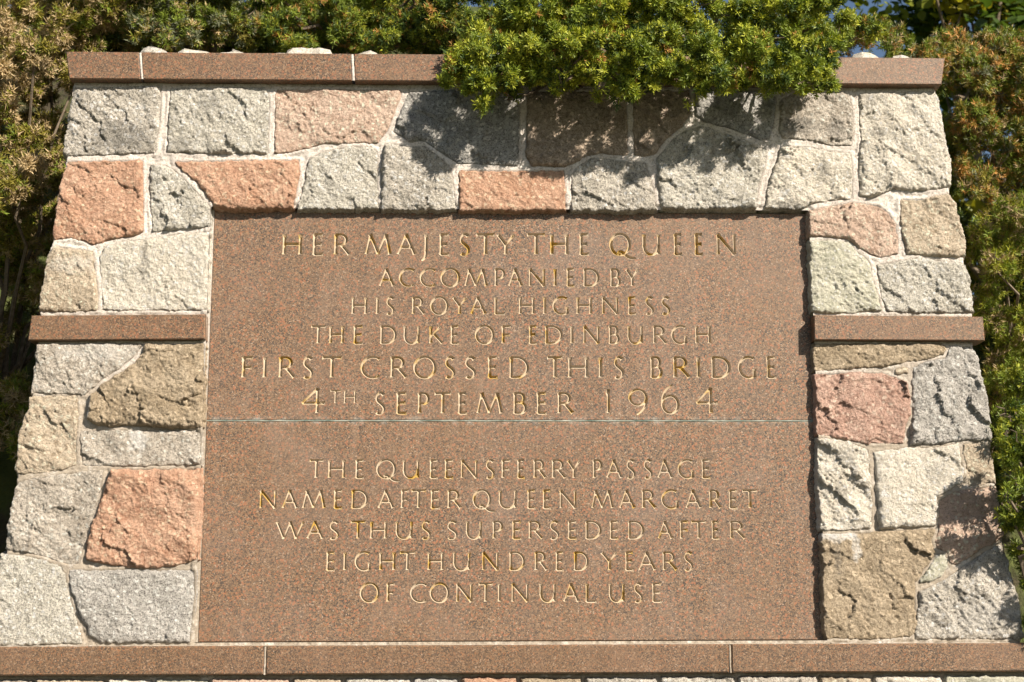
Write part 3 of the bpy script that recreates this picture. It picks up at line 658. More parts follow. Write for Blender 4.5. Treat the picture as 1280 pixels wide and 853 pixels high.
LINES = [
 (0, 292.6, 319, [('H',353,378),('E',390.5,405.6),('R',417,438.5),('M',456.5,489.5),('A',496.5,520.5),('J',525,535.5),('E',549,563),('S',573.5,588.5),('T',594,620),('Y',621,644),
                ('T',657.5,683),('H',687.5,711),('E',724,738),('Q',762,788.5),('U',802.5,826.5),('E',842,854.5),('E',868,880.5),('N',895,920.5)]),
 (0, 336, 358.3, [('A',474,493.5),('C',499,519),('C',525,545.5),('O',551,575),('M',581,609.5),('P',618,632),('A',635.5,653.5),('N',660.5,682),('I',692,696),('E',708,719.5),('D',729,749.5),('B',763,776.5),('Y',782,799)]),
 (0, 371.4, 393.2, [('H',439.5,459.5),('I',470,474),('S',482,494),('R',514.5,532),('O',538,560.5),('Y',565.5,584),('A',588,608),('L',617.5,632.6),
                  ('H',648.5,668.7),('I',679,683),('G',691,711.5),('H',720.5,740.5),('N',752,773.5),('E',785,796.3),('S',806,818.3),('S',826,838.8)]),
 (0, 407.5, 430, [('T',387.5,408.5),('H',411.5,430.3),('E',441.5,455),('D',475,496),('U',504,526),('K',536,554.5),('E',563,574.8),('O',594,617.8),('F',626.6,640),
                ('E',661,672.3),('D',681,703.5),('I',713,717),('N',728.5,750),('B',761,775),('U',784,805),('R',816,834),('G',839.5,859.7),('H',869,889)]),
 (0, 446.3, 472.8, [('F',301.5,317.5),('I',328.8,333.4),('R',348,369.5),('S',377.5,392.7),('T',401,429),('C',451,476.2),('R',487.5,509.6),('O',517,545.2),('S',555,570.4),('S',580,596.4),('E',609.5,623.6),('D',636.5,661.5),
                  ('T',682.5,705),('H',710,736),('I',748.6,753.2),('S',766.5,781.2),('B',813,828.8),('R',841,863),('I',870.8,875.4),('D',889,913.6),('G',923,945.9),('E',958,971.7)]),
 (0, 484.5, 517.6, [('4',376,408.5)]), (0, 488, 504.6, [('T',412,427),('H',430,445.5)]),
 (0, 491, 517.6, [('S',468,483),('E',495,510.3),('P',522,537.5),('T',541.5,565.6),('E',572.5,585.4),('M',596,628.5),('B',641.5,659.3),('E',670.6,685),('R',696.6,717.6)]),
 (0, 486, 517.6, [('1',757,763.6),('9',785,810.3)]), (0, 482.5, 517.6, [('6',826,850.2)]), (0, 484, 517.3, [('4',869,899.5)]),
 (1, 575, 598.1, [('T',385.5,405.6),('H',410,431.9),('E',444,456.2),('Q',470.6,495),('U',503,525.3),('E',537,548.6),('E',555.7,568),('N',575.5,597.7),('S',606.5,619.5),('F',626.6,639.3),
                ('E',646.5,657.3),('R',666.5,683.3),('R',689.6,707.8),('Y',709,726.4),('P',741,753.5),('A',758,778.3),('S',782.5,795.4),('S',804,816.8),('A',822,841.2),('G',847.6,868.4),('E',877,889.2)]),
 (1, 612.8, 635.9, [('N',324,346.2),('A',352.5,372.8),('M',378,407),('E',417,429.4),('D',439,460.2),('A',472.4,493.2),('F',501,512.2),('T',513,533.7),('E',538,551.2),('R',559,577.3),('Q',591,613.9),('U',623,647.3),('E',659,670.7),('E',678.4,689.8),('N',699,721.2),
                  ('M',739.5,767.2),('A',774,794.2),('R',802,820.7),('G',827,849.2),('A',857,877.2),('R',886.4,902),('E',911,923.2),('T',926.8,948.6)]),
 (1, 651.7, 674, [('W',345,380.3),('A',383.5,404.8),('S',411,424.9),('T',437,458.3),('H',462.6,484.2),('U',494,517.2),('S',526,539.6),('S',558,573.2),('U',582,603.6),('P',615.5,629.3),('E',640,652.6),('R',660.4,679.2),('S',686.4,700.2),('E',709.8,722.2),('D',731.6,752.2),('E',762,774.2),('D',785,805.6),
                ('A',822.4,841.2),('F',849.7,862),('T',863,884.5),('E',889.6,900.3),('R',912,932.3)]),
 (1, 690.2, 713.4, [('E',407.6,420.1),('I',429.2,433.3),('G',443.7,464.4),('H',474,494.7),('T',498.4,520.7),('H',534.5,555.2),('U',565.8,589.4),('N',602,624),('D',636.5,656.6),('R',668,684.9),('E',694.5,706),('D',717.3,736.2),
                  ('Y',751.5,772.4),('E',781.4,793.2),('A',798.4,820.2),('R',828,847),('S',854.6,867.5)]),
 (1, 729.4, 753, [('O',450,474.2),('F',482.8,494.7),('C',513,534.7),('O',537.5,561.7),('N',569.7,591.4),('T',597,617.7),('I',622.4,626.5),('N',638.8,661.5),('U',674,696.2),('A',704.2,724.5),('L',731.6,747),('U',760.9,782.2),('S',792,804.6),('E',815,828.4)]),
]
slabs = [[], []]                                  # letters of each slab: (char, x0, x1, z0, hcap, strokes)
for sidx, yt, yb, chs in LINES:
    for ch, a, b in chs:
        A_ = P(a, yb, Y_SLAB); B_ = P(b, yb, Y_SLAB); C_ = P((a+b)/2, yt, Y_SLAB); D_ = P((a+b)/2, yb, Y_SLAB)
        A2 = P(a, (yt+yb)/2, Y_SLAB)[0]; B2 = P(b, (yt+yb)/2, Y_SLAB)[0]
        hc = C_[2]-D_[2]; nin = hc*.03
        slabs[sidx].append((ch, A2, B2, D_[2]+nin*1.2, hc-2.2*nin, strokes(ch, A2, B2, D_[2]+nin*1.2, hc-2.2*nin)))

K_DEPTH = 2.3
def engrave(parent, letters, x0, x1, z0, z1):
    """cut the front face of a slab: bands of a constrained triangulation, grooves go to the letter they belong to"""
    ext = []
    for l in letters:
        pts = np.vstack([q_ for q_, _, _ in l[5]]); m = l[4]*.16
        ext.append((pts[:, 0].min()-m, pts[:, 0].max()+m, pts[:, 1].min()-m, pts[:, 1].max()+m))
    order = sorted(range(len(letters)), key=lambda i: -ext[i][3])
    rows = []
    for i in order:
        for rw in rows:
            if ext[i][3] > rw[0] and ext[i][2] < rw[1]:
                rw[0] = min(rw[0], ext[i][2]); rw[1] = max(rw[1], ext[i][3]); rw[2].append(i); break
        else: rows.append([ext[i][2], ext[i][3], [i]])
    FV, FF = [], []
    def quad(a, b, c, d):
        n = len(FV); FV.extend([(a, Y_SLAB, c), (b, Y_SLAB, c), (b, Y_SLAB, d), (a, Y_SLAB, d)]); FF.append([n, n+1, n+2, n+3])
    rows.sort(key=lambda rw: -rw[1]); zc = z1
    for lo, hi, ids in rows:
        hi = min(hi, zc)
        if zc-hi > 1e-6: quad(x0, x1, hi, zc)
        # cells: cut the row between letters where boxes do not overlap
        ids = sorted(ids, key=lambda i: ext[i][0]); groups = []
        for i in ids:
            if groups and ext[i][0] < groups[-1][1]: groups[-1][1] = max(groups[-1][1], ext[i][1]); groups[-1][2].append(i)
            else: groups.append([ext[i][0], ext[i][1], [i]])
        xc = x0
        for ga, gb, gi in groups:
            if ga > xc: quad(xc, ga, lo, hi)
            vs = [(ga, lo), (gb, lo), (gb, hi), (ga, hi)]; es = [(0, 1), (1, 2), (2, 3), (3, 0)]
            allst = []
            for i in gi:
                allst += letters[i][5]
                for q_, r_, closed in letters[i][5]:
                    tg = np.gradient(q_, axis=0)
                    if closed: tg[0] = tg[-1] = q_[1]-q_[-2]
                    tg /= np.linalg.norm(tg, axis=1)[:, None]+1e-12
                    nn = np.stack([-tg[:, 1], tg[:, 0]], 1)
                    Lf = q_+nn*r_[:, None]; Rt = q_-nn*r_[:, None]
                    n0 = len(vs); n = len(q_)
                    if closed:
                        for arr in (Lf, Rt, q_):
                            m0 = len(vs); vs += [tuple(v) for v in arr[:-1]]
                            es += [(m0+i2, m0+(i2+1) % (n-1)) for i2 in range(n-1)]
                    else:
                        c = q_.copy()
                        e0 = (c[1]-c[0])/np.linalg.norm(c[1]-c[0]); e1 = (c[-2]-c[-1])/np.linalg.norm(c[-2]-c[-1])
                        tot = np.linalg.norm(c[-1]-c[0])
                        # the valley starts a little way in from the squared end
                        s0 = min(r_[0]/1.3, tot*.3); s1 = min(r_[-1]/1.3, tot*.3)
                        dist = np.concatenate([[0], np.cumsum(np.linalg.norm(np.diff(c, axis=0), axis=1))])
                        keepm = (dist > s0) & (dist < dist[-1]-s1)
                        mid = np.vstack([c[0]+e0*s0, c[keepm], c[-1]+e1*s1])
                        ring = list(Lf)+list(Rt[::-1])
                        m0 = len(vs); vs += [tuple(v) for v in ring]; k = len(ring)
                        es += [(m0+i2, m0+(i2+1) % k) for i2 in range(k)]
                        m1 = len(vs); vs += [tuple(v) for v in mid]
                        es += [(m1+i2, m1+i2+1) for i2 in range(len(mid)-1)]
                        es += [(m0, m1), (m0+k-1, m1), (m0+n-1, m1+len(mid)-1), (m0+n, m1+len(mid)-1)]
            cx_, cz_ = (ga+gb)/2, (lo+hi)/2; SCL = 50.
            ov, oe, of, _, _, _ = delaunay_2d_cdt([Vector(((v[0]-cx_)*SCL, (v[1]-cz_)*SCL)) for v in vs], es, [], 0, 1e-4)
            ox = np.array([v[0]/SCL+cx_ for v in ov]); oz = np.array([v[1]/SCL+cz_ for v in ov])
            D = vcut(ox, oz, allst); D[D < 2e-5] = 0
            of = np.array(of)
            fx_ = ox[of].mean(1); fz_ = oz[of].mean(1)
            Dc = vcut(fx_, fz_, allst)
            cut = (D[of].max(1) > 0) & (Dc > 1e-5)
            n0 = len(FV)
            FV.extend(zip(ox, np.full(len(ox), Y_SLAB), oz))
            FF.extend([[n0+a_, n0+b_, n0+c_] for a_, b_, c_ in of[~cut]])
            # hand every groove face to the letter that cuts deepest there
            if len(gi) == 1: own = np.zeros(len(of), int)
            else: own = np.argmax(np.stack([vcut(fx_, fz_, letters[i][5]) for i in gi]), 0)
            for k, i in enumerate(gi):
                fs = of[cut & (own == k)]
                if not len(fs): continue
                us = np.unique(fs); rm_ = np.full(len(ox), -1); rm_[us] = np.arange(len(us))
                mesh_obj('letter', np.stack([ox[us], Y_SLAB+D[us]*K_DEPTH, oz[us]], 1), rm_[fs], M_GILT, parent)
            xc = gb
        if x1 > xc: quad(xc, x1, lo, hi)
        zc = lo
    if zc > z0: quad(x0, x1, z0, zc)
    return FV, FF
JG = .0045
for k, (zt_, zb_, la) in enumerate(((S_TOP, S_MID+JG/2, 'upper inscribed slab beginning with the words Her Majesty the Queen'),
                                    (S_MID-JG/2, S_BOT, 'lower inscribed slab beginning with the words The Queensferry Passage'))):
    sl_e = bpy.data.objects.new('inscribed_slab', None); COL.objects.link(sl_e); sl_e.parent = wall; sl_e['label'] = la; sl_e.empty_display_size = .1
    ch = .0022
    FV, FF = engrave(sl_e, slabs[k], XL+ch, XR-ch, zb_+ch, zt_-ch)
    a = len(FV)
    ring0 = [(XL+ch, zt_-ch), (XR-ch, zt_-ch), (XR-ch, zb_+ch), (XL+ch, zb_+ch)]; ring1 = [(XL, zt_), (XR, zt_), (XR, zb_), (XL, zb_)]
    FV += [(x, Y_SLAB, z) for x, z in ring0]+[(x, Y_SLAB+ch, z) for x, z in ring1]+[(x, Y_SLAB+.033, z) for x, z in ring1]
    for L in (0, 4):
        for i in range(4): j = (i+1) % 4; FF.append([a+L+i, a+L+4+i, a+L+4+j, a+L+j])
    mesh_obj('slab_face', FV, FF, M_SLAB, sl_e)
M_LEAD = plain('verdigris joint filler', (.07, .11, .095), (.34, .35, .31), 12, .001)
wavy('mortar_joint', [(XL, S_MID), (XR, S_MID)], JG+.0008, Y_SLAB+.0004, M_LEAD, 55, amp=.0011, dep=.02)
# backing that closes the recess behind the loose edges
bar('mortar_bed', XL-.04, XR+.03, .0335, .0345, S_BOT-.03, S_TOP+.03, M_MORTAR)
for x0, x1 in ((XR+.0005, XR+.03),):
    bar('mortar_joint', x0, x1, .004, .030, S_BOT, S_TOP+.004, M_MORTAR)
bar('mortar_joint', XL-.02, XL-.0005, -.002, .030, S_BOT, S_TOP+.004, M_MORTAR)

# rough cap stones lying on the wall behind the coping
CAPS = [(166, 226, 59.5), (212, 272, 58.6), (258, 312, 61), (330, 384, 63), (352, 424, 58.3), (428, 480, 63), (560, 640, 60), (1055, 1116, 66.5), (1108, 1156, 70)]
for i, (xa, xb, yt) in enumerate(CAPS):
    a = P(xa, 62, .25); b = P(xb, 62, .25); tz = P((xa+xb)/2, yt+1.3, .30)[2]; x0, x1 = a[0], b[0]
    rr = random.Random(i+70); n = 16; nz = 7; V = []; F = []
    cx_, rx = (x0+x1)/2, (x1-x0)/2; cy_, ry = .33, .085+rr.uniform(0, .05); z0 = COPE_T-.03; hz = tz-z0
    for j in range(nz+1):
        v = j/nz; rad = (1-(v**7))**.5 if j < nz else .02
        for q in range(n):
            t_ = 2*math.pi*q/n; c_, s_ = math.cos(t_), math.sin(t_)
            sq = (abs(c_)**4+abs(s_)**4)**-.25
            jj = 1+.14*math.sin(3*t_+i)+rr.uniform(-.06, .06)
            V.append((cx_+rx*c_*sq*.92*rad*jj, cy_+ry*s_*sq*.92*rad*jj, z0+hz*v+(rr.uniform(-.004, .004)-.012*(c_*math.cos(i*1.7)))*(v > .3)))
    for j in range(nz):
        for q in range(n): q2 = (q+1) % n; F.append([j*n+q, j*n+q2, (j+1)*n+q2, (j+1)*n+q])
    F.append([nz*n+q for q in range(n)])
    mesh_obj('cap_stone', V, F, ROCK['pale' if i % 3 else 'sage'], wall)

# ------------------------------------------------------------------ ground and bank
def bank_h(x, y):
    side = sstep(1.0, 2.6, np.abs(x-.1))
    h = 3.25*sstep(.55, 1.7, y)*(1-side)+side*(3.1*sstep(.15, 1.9, y))
    h = h+1.5*sstep(1.0, 2.4, y)*(1-sstep(.7, 1.8, x))+np.clip(y-1.7, 0, 60)*.05
    return h+.05*fbm(x*1.2, y*1.2, 4, 4)
gx = np.concatenate([np.linspace(-120, -6, 24), np.linspace(-5.8, 6, 119), np.linspace(6.5, 120, 24)])
gy = np.concatenate([np.linspace(-60, -3, 20), np.linspace(-2.8, 5, 79), np.linspace(5.4, 150, 40)])
U, V = np.meshgrid(gx, gy); Z = bank_h(U, V)-.01
idx = np.arange(U.size).reshape(U.shape)
F = np.stack([idx[:-1, :-1].ravel(), idx[:-1, 1:].ravel(), idx[1:, 1:].ravel(), idx[1:, :-1].ravel()], 1)
def ground_mat():
    m, n, b = new_mat('bank soil and turf'); t = NT(n)
    soil = t.mix(t.ramp(t.noise(18, 5, .7), [(.35, 0.), (.65, 1.)]), (.035, .028, .018), (.08, .065, .04))
    turf = t.mix(t.ramp(t.noise(7, 5, .7), [(.35, 0.), (.65, 1.)]), (.05, .075, .02), (.11, .13, .035))
    sep = t.node('ShaderNodeSeparateXYZ'); t.link(t.co, sep.inputs[0])
    f1 = t.ramp(t.math('MULTIPLY', sep.outputs[1], .25), [(.0, 0.), (.08, 1.)])
    f2 = t.ramp(t.math('MULTIPLY', sep.outputs[1], .05), [(.2, 1.), (.4, 0.)])
    t.link(t.mix(t.math('MULTIPLY', t.math('MULTIPLY', f1, f2), t.ramp(t.noise(2.2, 5, .7), [(.44, 1.), (.56, .15)])), turf, soil), b.inputs['Base Color']); b.inputs['Roughness'].default_value = .95
    t.bump(b, t.noise(40, 5, .7), .02)
    return m
tag(mesh_obj('ground', np.stack([U.ravel(), V.ravel(), Z.ravel()], 1), F, ground_mat(), smooth=True), kind='structure')
px_ = np.linspace(-6, 6, 60); py_ = np.linspace(-6.5, -.5, 30); U, V = np.meshgrid(px_, py_)
Z = bank_h(U, V)*0+.05*fbm(U*1.2, V*1.2, 4, 4)+.012
idx = np.arange(U.size).reshape(U.shape)
F = np.stack([idx[:-1, :-1].ravel(), idx[:-1, 1:].ravel(), idx[1:, 1:].ravel(), idx[1:, :-1].ravel()], 1)
tag(mesh_obj('path', np.stack([U.ravel(), V.ravel(), Z.ravel()], 1), F, M_GRIT, smooth=True), kind='structure')

# ------------------------------------------------------------------ foliage
def frames(nrm, rng):
    nrm = nrm/np.linalg.norm(nrm, axis=1)[:, None]
    a = rng.normal(size=nrm.shape); b = np.cross(nrm, a); b /= np.linalg.norm(b, axis=1)[:, None]
    return nrm, b, np.cross(nrm, b)
def sprigs(pos, nrm, size, tint, rng, nn=16, wid=.12, tipc=1.25, tri=False):
    """gorse shoot tips: a short axis set with stiff spines all round. every spine is a folded sliver of two triangles"""
    n = len(pos); A, B, C = frames(nrm, rng)
    Vs = np.zeros((n, nn, 4, 3), np.float32); T_ = np.zeros((n, nn, 4, 4), np.float32)
    for k in range(nn):
        u = (k+.5)/nn
        phi = k*2.399963+rng.uniform(-.35, .35, n)
        th = np.radians(88-62*u)+rng.uniform(-.2, .2, n)
        L = size*(1.0-.30*u)*rng.uniform(.75, 1.15, n)
        base = pos+A*(size*(u-.55)*.95)[:, None]
        d = A*np.cos(th)[:, None]+(B*np.cos(phi)[:, None]+C*np.sin(phi)[:, None])*np.sin(th)[:, None]
        sd = np.cross(d, A+rng.normal(size=(n, 3))*.3); sd /= np.linalg.norm(sd, axis=1)[:, None]+1e-9
        w_ = (L*wid)[:, None]
        mid = base+d*(L*.38)[:, None]
        Vs[:, k, 0] = base; Vs[:, k, 1] = mid+sd*w_; Vs[:, k, 2] = base+d*L[:, None]; Vs[:, k, 3] = mid-sd*w_
        c = tint*rng.uniform(.8, 1.2, (n, 1))
        T_[:, k, :, :3] = c[:, None, :]; T_[:, k, 2, :3] = c*tipc; T_[:, k, :, 3] = 1
    if tri:                                          # far shoots: a spine is one long triangle
        Vt = Vs[:, :, [1, 2, 3]].copy(); Vt[:, :, 0] = Vs[:, :, 0]+(Vs[:, :, 1]-Vs[:, :, 3])*.45; Vt[:, :, 2] = Vs[:, :, 0]-(Vs[:, :, 1]-Vs[:, :, 3])*.45
        return Vt.reshape(-1, 3), np.arange(n*nn*3).reshape(-1, 3), T_[:, :, [1, 2, 3]].reshape(-1, 4)
    V = Vs.reshape(-1, 3); m = n*nn; b0 = np.arange(m)*4
    F = np.stack([b0, b0+1, b0+2, b0+3], 1)
    return V, F, T_.reshape(-1, 4)
def leaves(pos, nrm, size, tint, rng):
    n = len(pos); A, B, C = frames(nrm, rng); s = size[:, None]
    pts = [(0, 0, 0), (.42, .35, .06), (.36, .8, .0), (0, 1.15, -.12), (-.36, .8, 0), (-.42, .35, .06)]
    Vs = np.stack([pos+B*s*x+C*s*y+A*s*z for x, y, z in pts], 1)
    mid = pos+C*s*.6-A*s*.08
    V = np.concatenate([Vs, mid[:, None, :]], 1).reshape(-1, 3)
    b0 = np.arange(n)*7
    F = np.concatenate([np.stack([b0+i, b0+(i+1) % 6, b0+6], 1) for i in range(6)])
    c = np.repeat(np.concatenate([tint*rng.uniform(.8, 1.2, (n, 1)), np.ones((n, 1))], 1), 7, 0)
    return V, F, c
def tube(pts, r0, r1, sides=5):
    pts = np.array(pts, float); n = len(pts); V = []; F = []
    for i in range(n):
        t_ = pts[min(i+1, n-1)]-pts[max(i-1, 0)]; t_ /= np.linalg.norm(t_)+1e-9
        a = np.cross(t_, (.3, .2, .93)); a /= np.linalg.norm(a)+1e-9; b = np.cross(t_, a); r_ = r0+(r1-r0)*i/(n-1)
        for k in range(sides):
            an = 2*math.pi*k/sides; V.append(pts[i]+(a*math.cos(an)+b*math.sin(an))*r_)
    for i in range(n-1):
        for k in range(sides): k2 = (k+1) % sides; F.append([i*sides+k, i*sides+k2, (i+1)*sides+k2, (i+1)*sides+k])
    return V, F
def wob(a, b, n, amp, rr):
    a = np.array(a); b = np.array(b); out = [a+(b-a)*i/n+np.array([rr.uniform(-amp, amp) for _ in range(3)])*(0 if i in (0, n) else 1) for i in range(n+1)]
    return out
GREEN = np.array((.145, .19, .022)); LIME = np.array((.31, .33, .030)); DEEP = np.array((.05, .085, .02)); OLIVE = np.array((.21, .18, .032))
RUST = np.array((.40, .21, .06)); STRAW = np.array((.48, .36, .20)); GREY = np.array((.20, .22, .13))
def bush(base, clumps, label, mix, seed, dens=1., size=.017, nn=15, stems=8, group='gorse bushes round the wall', straw_c=(), wid=.15, tri=True):
    """clumps: (centre, radius). mix: [(weight, colour)] of whole shoots"""
    rng = np.random.default_rng(seed); rr = random.Random(seed)
    root = empty('gorse_bush', tuple(base), label, 'bush', group)
    PV, PN, PS, PT = [], [], [], []
    wts = np.array([m[0] for m in mix], float); wts /= wts.sum(); cols = np.array([m[1] for m in mix])
    for ci, (c, r_) in enumerate(clumps):
        n = int(dens*4*math.pi*r_*r_*4700)
        # shoots crowd into tufts at the ends of twigs, with gaps between the tufts
        nt_ = max(1, int(1.75*(r_/.032)**2)+1); dt = rng.normal(size=(nt_, 3)); dt /= np.linalg.norm(dt, axis=1)[:, None]
        tc = dt*(max(r_-.012, .0)*rng.uniform(.25, 1.08, nt_)**.6)[:, None]*np.array([1, 1, .85]); tr_ = rng.uniform(.017, .032, nt_)
        which = rng.integers(nt_, size=n)
        e = rng.normal(size=(n, 3)); e /= np.linalg.norm(e, axis=1)[:, None]
        rel = tc[which]+e*(tr_[which]*rng.uniform(.45, 1.05, n))[:, None]
        stray = np.where(rng.random(n) < .05, rng.uniform(1.15, 1.6, n), 1.)
        rel = tc[which]+(rel-tc[which])*stray[:, None]
        pos = np.array(c)+rel; d = e*.8+dt[which]*.5; d /= np.linalg.norm(d, axis=1)[:, None]
        ok = rel[:, 1] < .5*r_
        pos, d = pos[ok], d[ok]; which = which[ok]; n = len(pos)
        if not n: continue
        # shoots reach for the light
        nr = d*.9+np.array([.1, -.25, .35])+rng.normal(size=(n, 3))*.38
        main = rng.choice(len(cols), p=wts)
        if ci % 4: main = int(np.argmax(wts)) if ci % 2 else 1
        tcol = rng.choice(len(cols), size=nt_, p=wts)[which]
        pick = np.where(rng.random(n) < .3, main, tcol); pick = np.where(rng.random(n) < .6, pick, rng.choice(len(cols), size=n, p=wts))
        if ci in straw_c: pick = np.full(n, len(cols)-1)
        PV.append(pos); PN.append(nr); PS.append(size*rng.uniform(.7, 1.3, n)); PT.append(cols[pick]*rng.uniform(.75, 1.25, (n, 1)))
    pos = np.vstack(PV); V, F, T_ = sprigs(pos, np.vstack(PN), np.concatenate(PS), np.vstack(PT), rng, nn, wid, 1.25, tri)
    tag(mesh_obj('foliage', V, F, M_LEAF, root, attrs={'tint': ('FLOAT_COLOR', T_)}), kind='stuff')
    order = list(range(len(clumps))); rr.shuffle(order)
    for ci in order[:stems]:
        c, r_ = clumps[ci]
        Vb, Fb = tube(wob(base, c, 7, .05, rr), .013, .004)
        for k in range(5):
            e = np.array(c)+np.array([rr.uniform(-1, 1), rr.uniform(-1, .4), rr.uniform(-.8, 1)])*r_*1.0
            v2, f2 = tube(wob(c, e, 4, .012, rr), .004, .0012, 4); n0 = len(Vb); Vb += v2; Fb += [[a_+n0 for a_ in f_] for f_ in f2]
        mesh_obj('branch', Vb, Fb, M_BARK, root)
    return root, len(pos)
TOT = 0
def cl(lst):
    """(px, py, Y, r in photo pixels at the wall)"""
    return [(P(a, b, Y), r_*.00263*(1+Y/4.67)) for a, b, Y, r_ in lst]
def fill(poly_rows, Yf, dY, rad, n, seed):
    """clumps scattered over a patch: rows (y, x0, x1)"""
    r2 = random.Random(seed); out = []
    for _ in range(n):
        i = r2.randrange(len(poly_rows)-1); t_ = r2.random()
        y = poly_rows[i][0]*(1-t_)+poly_rows[i+1][0]*t_; a = poly_rows[i][1]*(1-t_)+poly_rows[i+1][1]*t_; b = poly_rows[i][2]*(1-t_)+poly_rows[i+1][2]*t_
        out.append((r2.uniform(a, b), y, Yf+r2.uniform(0, dY), r2.uniform(*rad)))
    return out

# the bush that spills over the coping
hang = [(572,85,-.13,24),(566,100,-.15,16),(600,105,-.24,20),(603,128,-.22,11),(590,75,-.15,26),(630,60,-.15,34),(640,90,-.22,22),(660,65,-.27,30),(675,92,-.22,15),
        (700,50,-.27,38),(715,80,-.27,22),(745,60,-.30,34),(760,92,-.27,18),(783,104,-.27,17),(795,85,-.27,20),(752,108,-.27,6),(820,50,-.27,38),(835,84,-.27,18),(862,127,-.22,4.5),
        (860,95,-.27,14),(880,60,-.27,36),(900,92,-.30,20),(925,60,-.27,32),(950,85,-.27,22),(975,98,-.27,15),(985,60,-.27,32),(1005,85,-.24,22),(1020,92,-.16,17),(1030,60,-.15,30),(1050,45,-.12,24),
        (1090,42,-.02,20),(1072,30,-.05,18),(1045,20,-.08,30),(1010,20,-.12,38),(970,10,-.12,40),(920,15,-.12,40),(870,10,-.12,42),(820,5,-.12,42),(770,15,-.1,40),(720,10,-.08,42),(670,15,-.05,40),(625,20,-.02,34),
        (600,42,-.08,24),(690,-30,.0,48),(760,-35,.0,48),(840,-40,-.02,48),(920,-35,-.02,50),(990,-30,0,48),(640,95,-.27,16),(815,108,-.25,9),(905,110,-.25,8),(1000,105,-.24,10),
        (610,40,.12,40),(680,45,.1,45),(760,50,.1,45),(840,50,.1,45),(930,50,.1,45),(1000,50,.1,40),(740,88,-.05,24),(820,88,-.05,24),(900,85,-.05,24),(970,85,-.05,24),(660,85,-.04,22),(640,120,-.12,10),(700,104,-.14,16),(770,112,-.14,12),(850,106,-.14,12),(930,104,-.15,14),(960,108,-.15,9),(600,60,-.28,20),(720,50,-.34,26),(800,55,-.34,26),(880,62,-.34,24),(950,60,-.32,22)]
_, k = bush(P(830, 30, .45)+np.array([0, 0, -.1]), [(c_, r_*.9) for c_, r_ in cl(hang)]+cl([(x_, 90+(i_*37) % 14, -.11-.03*(i_ % 3), 15+(i_*7) % 6) for i_, x_ in enumerate(range(572, 1040, 20))])+cl([(x_, 70+(i_*29) % 16, -.09-.02*(i_ % 3), 17+(i_*7) % 6) for i_, x_ in enumerate(range(580, 1036, 26))])+cl([(606,122,-.2,12),(600,136,-.2,7),(584,112,-.2,12),(790,116,-.22,12),(772,122,-.22,8),(700,108,-.22,12),(745,118,-.22,6),(880,110,-.22,10),(1010,108,-.18,12),(963,112,-.2,9)]), 'bright green gorse bush spilling forward over the middle of the coping', [(5, GREEN*1.1), (5, LIME), (2, DEEP), (.35, RUST)], 5, dens=.95, size=.0195, nn=12, stems=16, wid=.135, tri=False)
TOT += k
# background gorse on the bank
tl = fill([(-90,-120,120),(60,-120,90),(120,-120,60),(200,-120,45),(270,-120,20)], .08, .3, (14, 26), 60, 131)+fill([(-90,-120,210),(20,-120,190),(60,-120,130),(110,-120,95),(250,-120,85),(420,-130,60),(560,-140,50)], .42, .5, (16, 34), 210, 31)
tl += fill([(-60,60,330),(60,80,330)], .75, .25, (18, 28), 26, 44)
_, k = bush(P(-20, 560, .95), cl(tl), 'large mottled gorse bush left of the wall, partly dead and straw coloured', [(3, GREEN), (4, OLIVE), (1, LIME*.8), (2.2, STRAW*.75), (3, STRAW*.9)], 6, dens=.58, size=.023, nn=8, stems=22, straw_c=tuple(range(3, 260, 6)))
TOT += k
tl = fill([(-80,160,330),(20,165,320),(52,175,300)], .50, .35, (18, 30), 60, 32)+[(185,45,.42,22),(215,40,.42,26),(245,45,.42,18),(205,52,.4,14)]
_, k = bush(P(230, 70, .9), cl(tl), 'fresh green gorse bush behind the left coping stones', [(4, GREEN), (3, GREY*.8), (2, OLIVE), (1.2, STRAW)], 7, dens=.65, size=.0205, nn=8)
TOT += k
tl = fill([(-90,300,580),(20,310,570),(54,300,560)], .55, .4, (16, 30), 100, 33)
_, k = bush(P(440, 70, .95), cl(tl), 'darker olive gorse bush with orange dead tips behind the coping, left of the overhanging bush', [(3, DEEP), (4, GREEN), (2, LIME*.8), (1.3, RUST)], 8, dens=.62, size=.0205, nn=8)
TOT += k
tl = fill([(-160,540,1150),(-60,540,1120),(20,560,1060),(60,560,1050)], .65, .35, (24, 38), 75, 37)+fill([(70,1130,1400),(300,1190,1400),(620,1230,1400)], 1.0, .35, (28, 44), 70, 38)+fill([(0,60,560),(60,60,560)], 1.1, .25, (28, 40), 60, 39)
_, k = bush(P(800, 40, 1.2), cl(tl), 'dark green mass of gorse on the bank, farthest back behind the other bushes', [(4, GREEN*.9), (3, DEEP), (2, OLIVE)], 12, dens=.5, size=.025, nn=8)
TOT += k
tl = fill([(55,1095,1300),(90,1185,1330),(180,1195,1340),(260,1205,1350)], .45, .45, (16, 30), 110, 34)+[(1085,50,.3,24),(1110,56,.38,22),(1070,58,.34,22),(1090,35,.4,26),(1130,45,.42,20),(1060,40,.5,26)]
_, k = bush(P(1260, 300, .9), cl(tl), 'gorse bush with browning orange tips behind the top right corner of the wall', [(4, GREEN), (2, OLIVE), (2.6, RUST), (1.6, GREY*.8), (1, STRAW*.8)], 9, dens=.60, size=.0205, nn=8)
TOT += k
tl = fill([(250,1215,1340),(330,1225,1350),(450,1238,1350),(520,1248,1350)], .25, .5, (15, 28), 90, 35)
_, k = bush(P(1290, 560, .8), cl(tl), 'green gorse bush with a withered brown patch beside the right band stone', [(4, GREEN), (3, LIME*.75), (1.2, OLIVE), (1, STRAW*.8), (1, STRAW*.7)], 10, dens=.62, size=.0205, nn=8, straw_c=(2, 9))
